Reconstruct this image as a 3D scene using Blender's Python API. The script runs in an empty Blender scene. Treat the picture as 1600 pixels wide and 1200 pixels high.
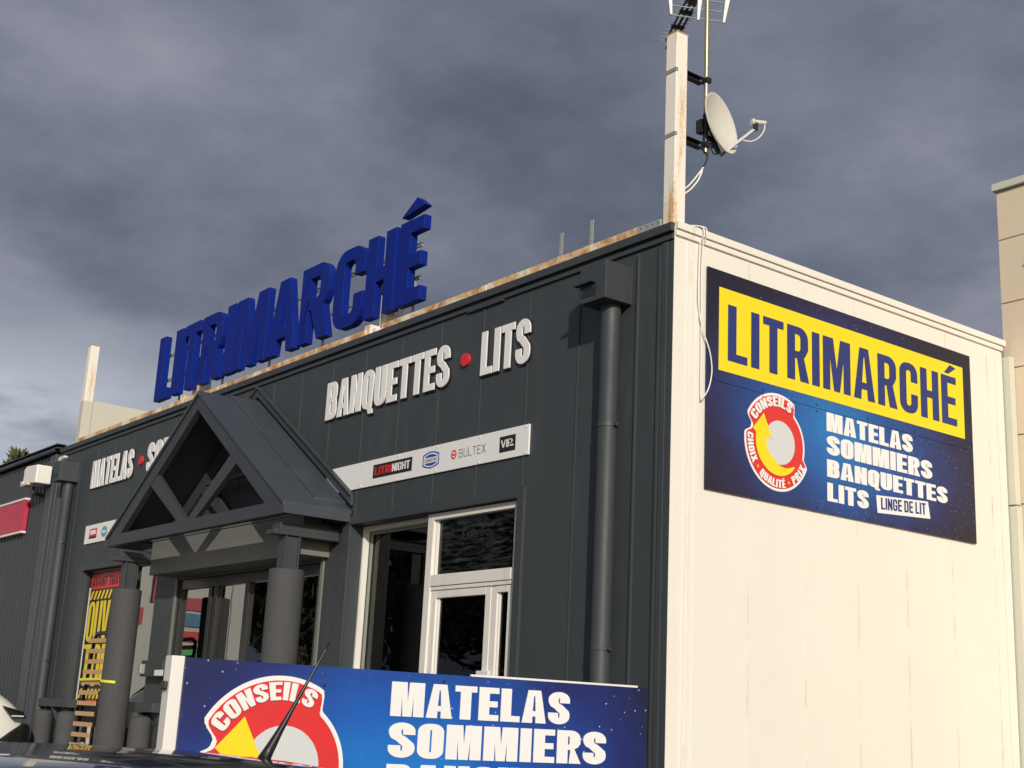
import bpy, bmesh, math, random
from mathutils import Vector, Matrix
from mathutils.geometry import tessellate_polygon
random.seed(7)
C = bpy.context.scene.collection
sc = bpy.context.scene
R = math.radians
PI = math.pi

# ---------------------------------------------------------------- camera
cam = bpy.data.cameras.new('camera'); co = bpy.data.objects.new('camera', cam); C.objects.link(co)
cam.sensor_width = 36; cam.lens = 46.448; cam.clip_end = 4000; cam.clip_start = .05
yaw, pit, rol = -0.9214, 0.2514, 0.0498
F = Vector((math.sin(yaw)*math.cos(pit), math.cos(yaw)*math.cos(pit), math.sin(pit)))
RR = Vector((math.cos(yaw), -math.sin(yaw), 0)); UU = RR.cross(F)
cr, sr = math.cos(rol), math.sin(rol)
R2 = cr*RR+sr*UU; U2 = -sr*RR+cr*UU
m = Matrix((R2, U2, -F)).transposed().to_4x4(); m.translation = (7.4175, -7.2511, 1.5)
co.matrix_world = m
sc.camera = co

# ---------------------------------------------------------------- sun, sky, exposure
SD = Vector((-1.65, 1, -.75)).normalized()
sun = bpy.data.lights.new('sun', 'SUN'); so = bpy.data.objects.new('sun', sun); C.objects.link(so)
sun.energy = 3.35; sun.angle = R(.5); sun.color = (1, .92, .80)
so.rotation_euler = SD.to_track_quat('-Z', 'Y').to_euler(); so.location = (20, -20, 20)
sc.view_settings.view_transform = 'Standard'; sc.view_settings.look = 'None'
sc.view_settings.exposure = 0; sc.view_settings.gamma = 1

class NT:
    """small helper for node trees"""
    def __init__(s, tree): s.t = tree; s.n = tree.nodes; s.l = tree.links
    def node(s, typ, **k):
        nd = s.n.new(typ)
        for a, v in k.items():
            if a.startswith('i_'): nd.inputs[int(a[2:])].default_value = v
            else: setattr(nd, a, v)
        return nd
    def put(s, nd, i, v):
        if hasattr(v, 'is_linked') or isinstance(v, bpy.types.NodeSocket): s.l.new(v, nd.inputs[i])
        else: nd.inputs[i].default_value = v
    def math(s, op, a, b=0.0, c=None, clamp=False):
        nd = s.node('ShaderNodeMath', operation=op, use_clamp=clamp); s.put(nd, 0, a); s.put(nd, 1, b)
        if c is not None: s.put(nd, 2, c)
        return nd.outputs[0]
    def mix(s, f, a, b, blend='MIX'):
        nd = s.node('ShaderNodeMix', data_type='RGBA', blend_type=blend)
        s.put(nd, 0, f); s.put(nd, 6, a); s.put(nd, 7, b); return nd.outputs[2]
    def ramp(s, f, stops, interp='LINEAR'):
        nd = s.node('ShaderNodeValToRGB'); e = nd.color_ramp.elements; nd.color_ramp.interpolation = interp
        while len(e) < len(stops): e.new(.5)
        for q, (p, c) in zip(e, stops): q.position = p; q.color = (*c, 1) if len(c) == 3 else c
        s.put(nd, 0, f); return nd.outputs[0]
    def noise(s, vec, scale, detail=4, rough=.5, w=None):
        nd = s.node('ShaderNodeTexNoise'); nd.inputs['Scale'].default_value = scale
        nd.inputs['Detail'].default_value = detail; nd.inputs['Roughness'].default_value = rough
        if vec is not None: s.l.new(vec, nd.inputs['Vector'])
        return nd.outputs[0]
    def mapr(s, v, a, b, c=0., d=1.):
        nd = s.node('ShaderNodeMapRange'); nd.interpolation_type = 'SMOOTHSTEP'
        s.put(nd, 0, v)
        for i, q in enumerate((a, b, c, d)): nd.inputs[1+i].default_value = q
        return nd.outputs[0]
    def scale(s, vec, sc_, loc=(0, 0, 0)):
        nd = s.node('ShaderNodeMapping'); s.l.new(vec, nd.inputs[0]); nd.inputs[3].default_value = sc_; nd.inputs[1].default_value = loc
        return nd.outputs[0]

w = bpy.data.worlds.new('World'); sc.world = w; w.use_nodes = True
W = NT(w.node_tree); W.n.clear()
out = W.node('ShaderNodeOutputWorld')
tc = W.node('ShaderNodeTexCoord').outputs['Generated']
sx = W.node('ShaderNodeSeparateXYZ'); W.l.new(tc, sx.inputs[0]); dx, dy, dz = sx.outputs
zz = W.math('ADD', W.math('MAXIMUM', dz, 0.0), .16)
cv = W.node('ShaderNodeCombineXYZ'); W.put(cv, 0, W.math('DIVIDE', dx, zz)); W.put(cv, 1, W.math('DIVIDE', dy, zz))
n1 = W.noise(W.scale(cv.outputs[0], (1, 1, 1), (3.1, 1.7, .3)), .62, 6, .50)
n2 = W.noise(W.scale(cv.outputs[0], (1, 1, 1), (-1.3, 6.2, 2)), 2.0, 8, .57)
n = W.math('ADD', W.math('MULTIPLY', n1, .62), W.math('MULTIPLY', n2, .38))
cloud = W.ramp(n, [(.36, (.070, .087, .122)), (.45, (.125, .146, .194)), (.525, (.205, .222, .284)), (.62, (.330, .340, .405))])
# brighter gaps low down on the left horizon
hd = R(-76); azl = W.math('ADD', W.math('MULTIPLY', dx, math.sin(hd)), W.math('MULTIPLY', dy, math.cos(hd)))
azm = W.mapr(azl, .94, .99)
elm = W.mapr(dz, .35, .19)
gap = W.mapr(W.noise(W.scale(tc, (5, 5, 16), (0.3, 0, .1)), 1.0, 6, .55), .38, .62)
gm = W.math('MULTIPLY', W.math('MULTIPLY', azm, elm), W.math('ADD', W.math('MULTIPLY', gap, .85), .22))
cloud = W.mix(gm, cloud, (.56, .60, .68, 1))
sky = W.node('ShaderNodeTexSky', sky_type='NISHITA'); sky.sun_disc = False
sky.sun_elevation = math.asin(-SD.z); sky.sun_rotation = math.atan2(-SD.x, -SD.y)
b1 = W.node('ShaderNodeBackground'); W.l.new(sky.outputs[0], b1.inputs[0]); b1.inputs[1].default_value = .08
b2 = W.node('ShaderNodeBackground'); W.l.new(cloud, b2.inputs[0]); b2.inputs[1].default_value = 1.0
# the cloud deck breaks up towards the sun, behind the camera
sh = Vector((-SD.x, -SD.y, 0)).normalized()
tow = W.math('ADD', W.math('MULTIPLY', dx, sh.x), W.math('MULTIPLY', dy, sh.y))
mk = W.mapr(W.math('ADD', tow, W.math('MULTIPLY', n2, .5)), .45, .95, 1, 0)
ms = W.node('ShaderNodeMixShader'); W.put(ms, 0, mk); W.l.new(b1.outputs[0], ms.inputs[1]); W.l.new(b2.outputs[0], ms.inputs[2])
W.l.new(ms.outputs[0], out.inputs[0])

# ---------------------------------------------------------------- materials
def newmat(name):
    mt = bpy.data.materials.new(name); mt.use_nodes = True
    t = NT(mt.node_tree); return mt, t, t.n['Principled BSDF']
def paint(name, col, rough=.5, var=.08, scale=2.0, bump=0.0, metal=0.0, bscale=60, spec=.5, dirt=None, coat=0, wave=0):
    mt, t, b = newmat(name)
    oc = t.node('ShaderNodeTexCoord').outputs['Object']
    nz = t.noise(oc, scale, 6, .6)
    a = tuple(max(0, c*(1-var)) for c in col)+(1,); d = tuple(min(1, c*(1+var)) for c in col)+(1,)
    cc = t.mix(nz, a, d)
    if dirt:
        dm = t.mapr(t.noise(t.scale(oc, (1, 1, .22)), dirt[1], 6, .65), .52, .75)
        cc = t.mix(t.math('MULTIPLY', dm, dirt[2]), cc, (*dirt[0], 1))
    t.l.new(cc, b.inputs['Base Color'])
    t.l.new(t.math('ADD', t.math('MULTIPLY', t.noise(oc, scale*7, 3), .2), rough-.1), b.inputs['Roughness'])
    b.inputs['Metallic'].default_value = metal; b.inputs['Specular IOR Level'].default_value = spec
    b.inputs['Coat Weight'].default_value = coat; b.inputs['Coat Roughness'].default_value = .03
    if bump:
        bp = t.node('ShaderNodeBump'); bp.inputs['Strength'].default_value = bump; bp.inputs['Distance'].default_value = .01
        t.l.new(t.noise(oc, bscale, 4), bp.inputs['Height']); t.l.new(bp.outputs[0], b.inputs['Normal'])
        if wave:
            b2_ = t.node('ShaderNodeBump'); b2_.inputs['Strength'].default_value = wave; b2_.inputs['Distance'].default_value = .06
            t.l.new(t.noise(t.scale(oc, (1.4, 1.4, .55)), 1.5, 3, .5), b2_.inputs['Height']); t.l.new(b2_.outputs[0], bp.inputs['Normal'])
    return mt

def rusty(name, base, amount, streak=.35, scale=4.0):
    """pale paint with rust blooming through"""
    mt, t, b = newmat(name)
    oc = t.node('ShaderNodeTexCoord').outputs['Object']
    nz = t.noise(t.scale(oc, (1, 1, streak)), scale, 8, .65)
    f = t.noise(oc, scale*9, 5, .7)
    v = t.math('ADD', t.math('MULTIPLY', nz, .75), t.math('MULTIPLY', f, .25))
    c = t.ramp(v, [(.62-amount, base), (.68-amount, (base[0]*.86, base[1]*.66, base[2]*.45)), (.76-amount, (.45, .21, .085)), (.86-amount, (.17, .068, .032))])
    t.l.new(c, b.inputs['Base Color']); b.inputs['Roughness'].default_value = .75
    bp = t.node('ShaderNodeBump'); bp.inputs['Strength'].default_value = .25; bp.inputs['Distance'].default_value = .01
    t.l.new(v, bp.inputs['Height']); t.l.new(bp.outputs[0], b.inputs['Normal'])
    return mt

CHAR = paint('charcoal_paint', (.0425, .0515, .0575), .55, .12, 1.3, .06, bscale=35, dirt=((.075, .084, .086), 2.6, .42), wave=.22)
CHAR2 = paint('charcoal_paint_trim', (.041, .048, .056), .5, .10, 2.0, .05, dirt=((.085, .085, .085), 2.0, .3))
CHAR3 = paint('charcoal_roof_sheet', (.050, .059, .071), .45, .12, 1.6, .04, dirt=((.09, .09, .09), 2.5, .4))
CONC = paint('painted_concrete', (.062, .064, .068), .85, .14, 5, .5, bscale=90, dirt=((.10, .10, .095), 3, .4))
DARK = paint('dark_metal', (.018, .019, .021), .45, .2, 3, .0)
ALU = paint('dark_aluminium', (.035, .036, .037), .35, .15, 4, 0, metal=.4)
GREYM = paint('grey_metal', (.17, .175, .16), .5, .12, 1.5, .03, dirt=((.11, .11, .10), 2, .4))
GALV = paint('galvanised_steel', (.36, .38, .39), .5, .2, 12, .05, metal=.25)
BRASS = paint('yellowed_galvanised_tube', (.42, .38, .25), .4, .25, 8, .05, metal=.7)
WHITE = paint('white_paint', (.78, .76, .72), .45, .04, 3, .0, dirt=((.5, .46, .40), 3, .35))
WHITE2 = paint('white_letter_plastic', (.80, .80, .80), .4, .02, 3)
OFFW = paint('offwhite_dish', (.62, .60, .53), .5, .05, 6, 0, dirt=((.55, .5, .42), 4, .5))
FRAMEW = paint('white_window_frame', (.74, .72, .68), .4, .05, 4, 0, dirt=((.5, .47, .42), 5, .35))
BLUE = paint('blue_letter_paint', (.0042, .018, .21), .5, .12, 2.5, .03, spec=.12, dirt=((.013, .034, .25), 2.2, .5))
REDP = paint('red_sign_paint', (.50, .035, .075), .45, .06, 3)
REDD = paint('red_dot_paint', (.62, .025, .03), .45, .04, 3)
BLACKL = paint('black_print', (.014, .014, .02), .5, .1, 3)
NAVYL = paint('navy_print', (.016, .030, .165), .45, .05, 3)
YELL = paint('yellow_print', (.84, .66, .012), .45, .03, 2)
YELP = paint('yellow_poster_print', (.80, .62, .03), .5, .06, 3)
REDL = paint('red_print', (.66, .028, .032), .45, .04, 3)
PEACH = paint('peach_print', (.85, .30, .18), .45, .04, 3)
PALEP = paint('pale_grey_print', (.60, .62, .64), .45, .03, 3)
ORNG = paint('orange_print', (.9, .42, .02), .45, .04, 3)
TEAL = paint('teal_print', (.12, .35, .36), .45, .1, 9)
BLUEL = paint('blue_print', (.02, .06, .40), .45, .05, 3)
GREYL = paint('grey_print', (.25, .25, .27), .5, .05, 3)
WOOD = paint('beech_slat_wood', (.50, .29, .13), .5, .15, 6, .1)
BLACKP = paint('black_plastic', (.012, .012, .013), .4, .2, 5)
RUBBER = paint('rubber', (.015, .015, .015), .8, .2, 8)
RUST = rusty('rusted_flashing_paint', (.80, .73, .60), .185, 1.0, 2.6)
POSTM = rusty('rust_stained_post_paint', (.80, .76, .68), .115, .2, 5.0)
PARAP = paint('parapet_render', (.55, .52, .44), .8, .08, 1.2, .1)
BEIGE = paint('beige_render_panel', (.73, .61, .46), .75, .06, .9, .12, bscale=30)
PALEG = paint('pale_grey_flashing', (.62, .62, .52), .55, .05, 2)
PALEG2 = paint('green_grey_bead', (.24, .26, .22), .5, .08, 5)  # plain darker green-grey for the inner glazing bead
CARP = paint('black_car_paint', (.010, .010, .013), .25, .1, 3, 0, coat=1.0)
VANW = paint('white_van_paint', (.78, .78, .74), .3, .03, 2, 0, coat=.6)
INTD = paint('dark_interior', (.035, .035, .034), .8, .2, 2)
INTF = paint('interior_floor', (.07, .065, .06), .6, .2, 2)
CREAMW = paint('cream_interior', (.30, .28, .24), .7, .1, 1)
TYEL = paint('yellow_strap', (.70, .66, .04), .5, .1, 10)

def m_cream():
    mt, t, b = newmat('cream_wall_paint')
    oc = t.node('ShaderNodeTexCoord').outputs['Object']
    s = t.node('ShaderNodeSeparateXYZ'); t.l.new(oc, s.inputs[0]); x, y, z = s.outputs
    base = t.mix(t.noise(t.scale(oc, (1, 1, .35)), 1.1, 6, .6), (.735, .705, .635, 1), (.805, .785, .725, 1))
    blot = t.mapr(t.noise(oc, 2.2, 5, .6), .5, .8)
    base = t.mix(t.math('MULTIPLY', blot, .25), base, (.70, .655, .565, 1))
    # rust weeping from the vertical panel joints
    fr = t.math('ABSOLUTE', t.math('SUBTRACT', t.math('FRACT', t.math('DIVIDE', t.math('ADD', y, 2.3-.1845+.356), .712)), .5))
    wob = t.math('MULTIPLY', t.math('SUBTRACT', t.noise(t.scale(oc, (1, 1, 2.2)), 3, 4), .5), .012)
    near = t.mapr(t.math('ADD', fr, wob), .002, .016, 1, 0)
    gate = t.mapr(t.noise(t.scale(oc, (.1, 1.6, 1.3)), 2.0, 6, .65), .46, .66)
    st = t.math('MULTIPLY', t.math('MULTIPLY', near, gate), .38)
    base = t.mix(st, base, (.40, .24, .13, 1))
    wide = t.mapr(t.math('ADD', fr, wob), .0, .075, 1, 0)
    base = t.mix(t.math('MULTIPLY', t.math('MULTIPLY', wide, gate), .16), base, (.60, .47, .33, 1))
    # fine scratches and specks
    sp = t.mapr(t.noise(t.scale(oc, (1, 1, .25)), 26, 3, .6), .735, .80)
    base = t.mix(t.math('MULTIPLY', sp, .35), base, (.42, .32, .22, 1))
    t.l.new(base, b.inputs['Base Color']); b.inputs['Roughness'].default_value = .6
    bp = t.node('ShaderNodeBump'); bp.inputs['Strength'].default_value = .12; bp.inputs['Distance'].default_value = .02
    t.l.new(t.noise(oc, 2.3, 5, .5), bp.inputs['Height']); t.l.new(bp.outputs[0], b.inputs['Normal'])
    return mt
CREAM = m_cream()

def m_print(name, axis, cen, rad, hot, mid, edge, seed):
    """printed star-field: bright blue middle, navy edges, white specks (the design on the boards)"""
    mt, t, b = newmat(name)
    oc = t.node('ShaderNodeTexCoord').outputs['Object']
    mp = t.node('ShaderNodeMapping'); t.l.new(oc, mp.inputs[0]); mp.inputs[1].default_value = (-cen[0]/rad[0] if axis != 1 else 0, -cen[0]/rad[0] if axis == 1 else 0, -cen[1]/rad[1])
    s3 = (1/rad[0], 0, 1/rad[1]) if axis == 0 else (0, 1/rad[0], 1/rad[1])
    mp.inputs[3].default_value = s3
    ln = t.node('ShaderNodeVectorMath', operation='LENGTH'); t.l.new(mp.outputs[0], ln.inputs[0])
    d = t.math('ADD', ln.outputs['Value'], t.math('MULTIPLY', t.math('SUBTRACT', t.noise(t.scale(oc, (1, 1, 1), (seed, 0, 0)), 1.6, 4, .5), .5), .55))
    c = t.ramp(d, [(.0, hot), (.42, mid), (.78, edge), (1.0, (edge[0]*.55, edge[1]*.55, edge[2]*.35))])
    vo = t.node('ShaderNodeTexVoronoi'); vo.inputs['Scale'].default_value = 26; t.l.new(oc, vo.inputs['Vector'])
    dots = t.mapr(vo.outputs['Distance'], .05, .13, 1, 0)
    gate = t.mapr(t.noise(t.scale(oc, (1, 1, 1), (seed*2, 1, 0)), 2.2, 3), .47, .62)
    c = t.mix(t.math('MULTIPLY', t.math('MULTIPLY', dots, gate), .85), c, (.55, .65, .85, 1))
    t.l.new(c, b.inputs['Base Color']); b.inputs['Roughness'].default_value = .42
    bp = t.node('ShaderNodeBump'); bp.inputs['Strength'].default_value = .12; bp.inputs['Distance'].default_value = .03
    t.l.new(t.noise(oc, 1.7, 3), bp.inputs['Height']); t.l.new(bp.outputs[0], b.inputs['Normal'])
    return mt
PRINTW = m_print('wall_sign_print', 1, (-.15, .75), (2.15, 1.3), (.008, .16, .47), (.007, .062, .27), (.012, .013, .072), 3.3)
PRINTB = m_print('board_print', 0, (1.05, 1.05), (1.45, 1.3), (.010, .24, .66), (.006, .085, .42), (.010, .018, .13), 1.2)

def m_glass(name, ior=1.5, tint=(.75, .8, .78), extra=0.0, dirt=.0):
    mt = bpy.data.materials.new(name); mt.use_nodes = True; t = NT(mt.node_tree); t.n.clear()
    o = t.node('ShaderNodeOutputMaterial'); tr = t.node('ShaderNodeBsdfTransparent'); tr.inputs[0].default_value = (*tint, 1)
    gl = t.node('ShaderNodeBsdfGlossy'); gl.inputs[1].default_value = .01; gl.inputs[0].default_value = (.9, .92, .9, 1)
    oc = t.node('ShaderNodeTexCoord').outputs['Object']
    bp = t.node('ShaderNodeBump'); bp.inputs['Strength'].default_value = .03; bp.inputs['Distance'].default_value = .02
    t.l.new(t.noise(oc, 1.3, 2), bp.inputs['Height']); t.l.new(bp.outputs[0], gl.inputs['Normal'])
    fr = t.node('ShaderNodeFresnel'); fr.inputs[0].default_value = ior
    f = t.math('ADD', fr.outputs[0], extra, clamp=True)
    mx = t.node('ShaderNodeMixShader'); t.l.new(f, mx.inputs[0]); t.l.new(tr.outputs[0], mx.inputs[1]); t.l.new(gl.outputs[0], mx.inputs[2])
    res = mx.outputs[0]
    if dirt:
        df = t.node('ShaderNodeBsdfDiffuse'); df.inputs[0].default_value = (.085, .10, .095, 1)
        dm = t.mapr(t.noise(t.scale(oc, (1.2, 1, 9)), 3.2, 9, .75), .40, .80)
        m2 = t.node('ShaderNodeMixShader'); t.l.new(t.math('MULTIPLY', dm, dirt), m2.inputs[0]); t.l.new(res, m2.inputs[1]); t.l.new(df.outputs[0], m2.inputs[2]); res = m2.outputs[0]
    t.l.new(res, o.inputs[0]); return mt
GLASS = m_glass('shop_glass', 1.5, (.55, .6, .58), .0, .04)
GLASSD = m_glass('door_glass', 1.6, (.5, .54, .52), .20)
GLASSF = m_glass('smeared_glass', 1.5, (.45, .5, .48), 0, .75)
CARGL = m_glass('car_glass', 1.6, (.15, .16, .16), .02)

def m_asphalt():
    mt, t, b = newmat('asphalt')
    oc = t.node('ShaderNodeTexCoord').outputs['Object']
    c = t.mix(t.noise(oc, .35, 6, .6), (.040, .040, .042, 1), (.068, .066, .064, 1))
    c = t.mix(t.mapr(t.noise(oc, 90, 2), .55, .75), c, (.11, .11, .105, 1))
    t.l.new(c, b.inputs['Base Color']); b.inputs['Roughness'].default_value = .9
    bp = t.node('ShaderNodeBump'); bp.inputs['Strength'].default_value = .4; bp.inputs['Distance'].default_value = .01
    t.l.new(t.noise(oc, 120, 3), bp.inputs['Height']); t.l.new(bp.outputs[0], b.inputs['Normal'])
    return mt
ASPH = m_asphalt()
LEAF = paint('conifer_foliage', (.075, .085, .03), .8, .4, 5)
LEAF2 = paint('dark_foliage', (.03, .042, .018), .8, .4, 3)
BARK = paint('bark', (.10, .07, .05), .9, .3, 6)

# ---------------------------------------------------------------- mesh helpers
class MB:
    def __init__(s): s.bm = bmesh.new()
    def poly(s, pts):
        try: return s.bm.faces.new([s.bm.verts.new(p) for p in pts])
        except ValueError: return None
    def box(s, a, b):
        x0, x1 = sorted((a[0], b[0])); y0, y1 = sorted((a[1], b[1])); z0, z1 = sorted((a[2], b[2]))
        v = [s.bm.verts.new(p) for p in ((x0, y0, z0), (x1, y0, z0), (x1, y1, z0), (x0, y1, z0), (x0, y0, z1), (x1, y0, z1), (x1, y1, z1), (x0, y1, z1))]
        for f in ((3, 2, 1, 0), (4, 5, 6, 7), (0, 1, 5, 4), (1, 2, 6, 5), (2, 3, 7, 6), (3, 0, 4, 7)): s.bm.faces.new([v[i] for i in f])
        return s
    def prism(s, pts, d):
        """closed planar outline pushed along vector d"""
        d = Vector(d); a = [s.bm.verts.new(p) for p in pts]; b = [s.bm.verts.new(Vector(p)+d) for p in pts]; n = len(a)
        for i in range(n): s.bm.faces.new((a[i], a[(i+1) % n], b[(i+1) % n], b[i]))
        tri = tessellate_polygon([[Vector(p) for p in pts]])
        for t in tri:
            s.bm.faces.new([a[i] for i in t][::-1]); s.bm.faces.new([b[i] for i in t])
        return s
    def loops(s, loops, fr, d):
        """2D outline with holes on a frame (origin, ux, uz, n) with depth d along n"""
        o, ux, uz, n = fr; P = lambda p: o+ux*p[0]+uz*p[1]
        L3 = [[Vector((p[0], p[1], 0)) for p in l] for l in loops]
        tri = tessellate_polygon(L3); flat = [p for l in loops for p in l]
        f = [s.bm.verts.new(P(p)+n*d) for p in flat]; b = [s.bm.verts.new(P(p)) for p in flat]
        for t in tri:
            try: s.bm.faces.new([f[i] for i in t]); s.bm.faces.new([b[i] for i in t][::-1])
            except ValueError: pass
        k = 0
        for l in loops:
            m_ = len(l)
            for i in range(m_):
                j = (i+1) % m_
                try: s.bm.faces.new((b[k+i], b[k+j], f[k+j], f[k+i]))
                except ValueError: pass
            k += m_
        return s
    def tube(s, path, r, n=8, cap=True):
        path = [Vector(p) for p in path]; rings = []
        rs = r if isinstance(r, (list, tuple)) else [r]*len(path)
        up = None
        for i, p in enumerate(path):
            t = (path[min(i+1, len(path)-1)]-path[max(i-1, 0)]).normalized()
            if up is None: up = Vector((0, 0, 1)) if abs(t.z) < .9 else Vector((1, 0, 0))
            a = t.cross(up).normalized(); u = a.cross(t).normalized(); up = u
            rings.append([s.bm.verts.new(p+(a*math.cos(k*2*PI/n)+u*math.sin(k*2*PI/n))*rs[i]) for k in range(n)])
        for q, e in zip(rings, rings[1:]):
            for k in range(n): s.bm.faces.new((q[k], q[(k+1) % n], e[(k+1) % n], e[k]))
        if cap: s.bm.faces.new(rings[0][::-1]); s.bm.faces.new(rings[-1])
        return s
    def lathe(s, c, prof, n=28):
        c = Vector(c); rings = []
        for r, z in prof: rings.append([s.bm.verts.new(c+Vector((r*math.cos(k*2*PI/n), r*math.sin(k*2*PI/n), z))) for k in range(n)])
        for q, e in zip(rings, rings[1:]):
            for k in range(n): s.bm.faces.new((q[k], q[(k+1) % n], e[(k+1) % n], e[k]))
        s.bm.faces.new(rings[0][::-1]); s.bm.faces.new(rings[-1]); return s
    def loft(s, rings, cap=True):
        vs = [[s.bm.verts.new(p) for p in r] for r in rings]; n = len(vs[0])
        for q, e in zip(vs, vs[1:]):
            for k in range(n): s.bm.faces.new((q[k], q[(k+1) % n], e[(k+1) % n], e[k]))
        if cap: s.bm.faces.new(vs[0][::-1]); s.bm.faces.new(vs[-1])
        return s
    def obj(s, name, mat, parent=None, bevel=0.0, smooth=False, sub=0, local=False):
        bm = s.bm; bmesh.ops.recalc_face_normals(bm, faces=bm.faces)
        if parent is not None and not local:
            off = -root_loc(parent); bmesh.ops.translate(bm, verts=bm.verts, vec=off)
        me = bpy.data.meshes.new(name); bm.to_mesh(me); bm.free(); me.materials.append(mat)
        o = bpy.data.objects.new(name, me); C.objects.link(o)
        if parent is not None: o.parent = parent
        if smooth:
            for p in me.polygons: p.use_smooth = True
            if smooth == 'auto':
                md = o.modifiers.new('es', 'EDGE_SPLIT'); md.split_angle = R(35)
        if bevel:
            md = o.modifiers.new('b', 'BEVEL'); md.width = bevel; md.segments = 2; md.limit_method = 'ANGLE'; md.angle_limit = R(40)
        if sub:
            md = o.modifiers.new('s', 'SUBSURF'); md.levels = sub; md.render_levels = sub
        return o
def spl(P, n=6):
    P = [V_(p) for p in P]; Q = [P[0]]+P+[P[-1]]; r = []
    for i in range(1, len(Q)-2):
        a, b, c, d = Q[i-1:i+3]
        for k in range(n):
            t = k/n; r.append(.5*((2*b)+(c-a)*t+(2*a-5*b+4*c-d)*t*t+(3*b-a-3*c+d)*t**3))
    return r+[P[-1]]
V_ = Vector
def root_loc(o):
    v = Vector((0, 0, 0))
    while o is not None: v += Vector(o.location); o = o.parent
    return v
def tag(o, label, cat=None, group=None, kind=None):
    if label: o['label'] = label
    if cat: o['category'] = cat
    if group: o['group'] = group
    if kind: o['kind'] = kind
    return o
def thing(name, label, cat, loc=(0, 0, 0), rz=0, group=None):
    o = bpy.data.objects.new(name, None); C.objects.link(o); o.location = loc; o.rotation_euler = (0, 0, rz); o.empty_display_size = .2
    return tag(o, label, cat, group)
def dup(root, loc, label):
    r = root.copy(); C.objects.link(r); r.location = loc; r['label'] = label
    def rec(a, b):
        for ch in a.children:
            c = ch.copy(); C.objects.link(c); c.parent = b; rec(ch, c)
    rec(root, r); return r

# ---------------------------------------------------------------- lettering
def arc(cx, cy, rx, ry, a0, a1, n=7):
    return [(cx+rx*math.cos(R(a0+(a1-a0)*i/n)), cy+ry*math.sin(R(a0+(a1-a0)*i/n))) for i in range(n+1)]
def rrect(x0, y0, x1, y1, r):
    """r = (tl, tr, br, bl)"""
    if not isinstance(r, tuple): r = (r,)*4
    k = min(x1-x0, y1-y0)/2-1e-4; tl, tr, br, bl = (max(min(q, k), 1e-3) for q in r)
    return arc(x0+bl, y0+bl, bl, bl, 180, 270)+arc(x1-br, y0+br, br, br, 270, 360)+arc(x1-tr, y1-tr, tr, tr, 0, 90)+arc(x0+tl, y1-tl, tl, tl, 90, 180)
def stroke(path, s, t, closed=False):
    """outline of a pen of width s (across) and t (upright) drawn along path"""
    k = s/t; P = [Vector((x, y*k)) for x, y in path]; l, r = [], []
    for i, p in enumerate(P):
        a = P[max(i-1, 0)]; b = P[min(i+1, len(P)-1)]; d = (b-a).normalized(); nn = Vector((-d.y, d.x))*s/2
        l.append((p.x+nn.x, (p.y+nn.y)/k)); r.append((p.x-nn.x, (p.y-nn.y)/k))
    return l+r[::-1]
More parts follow.
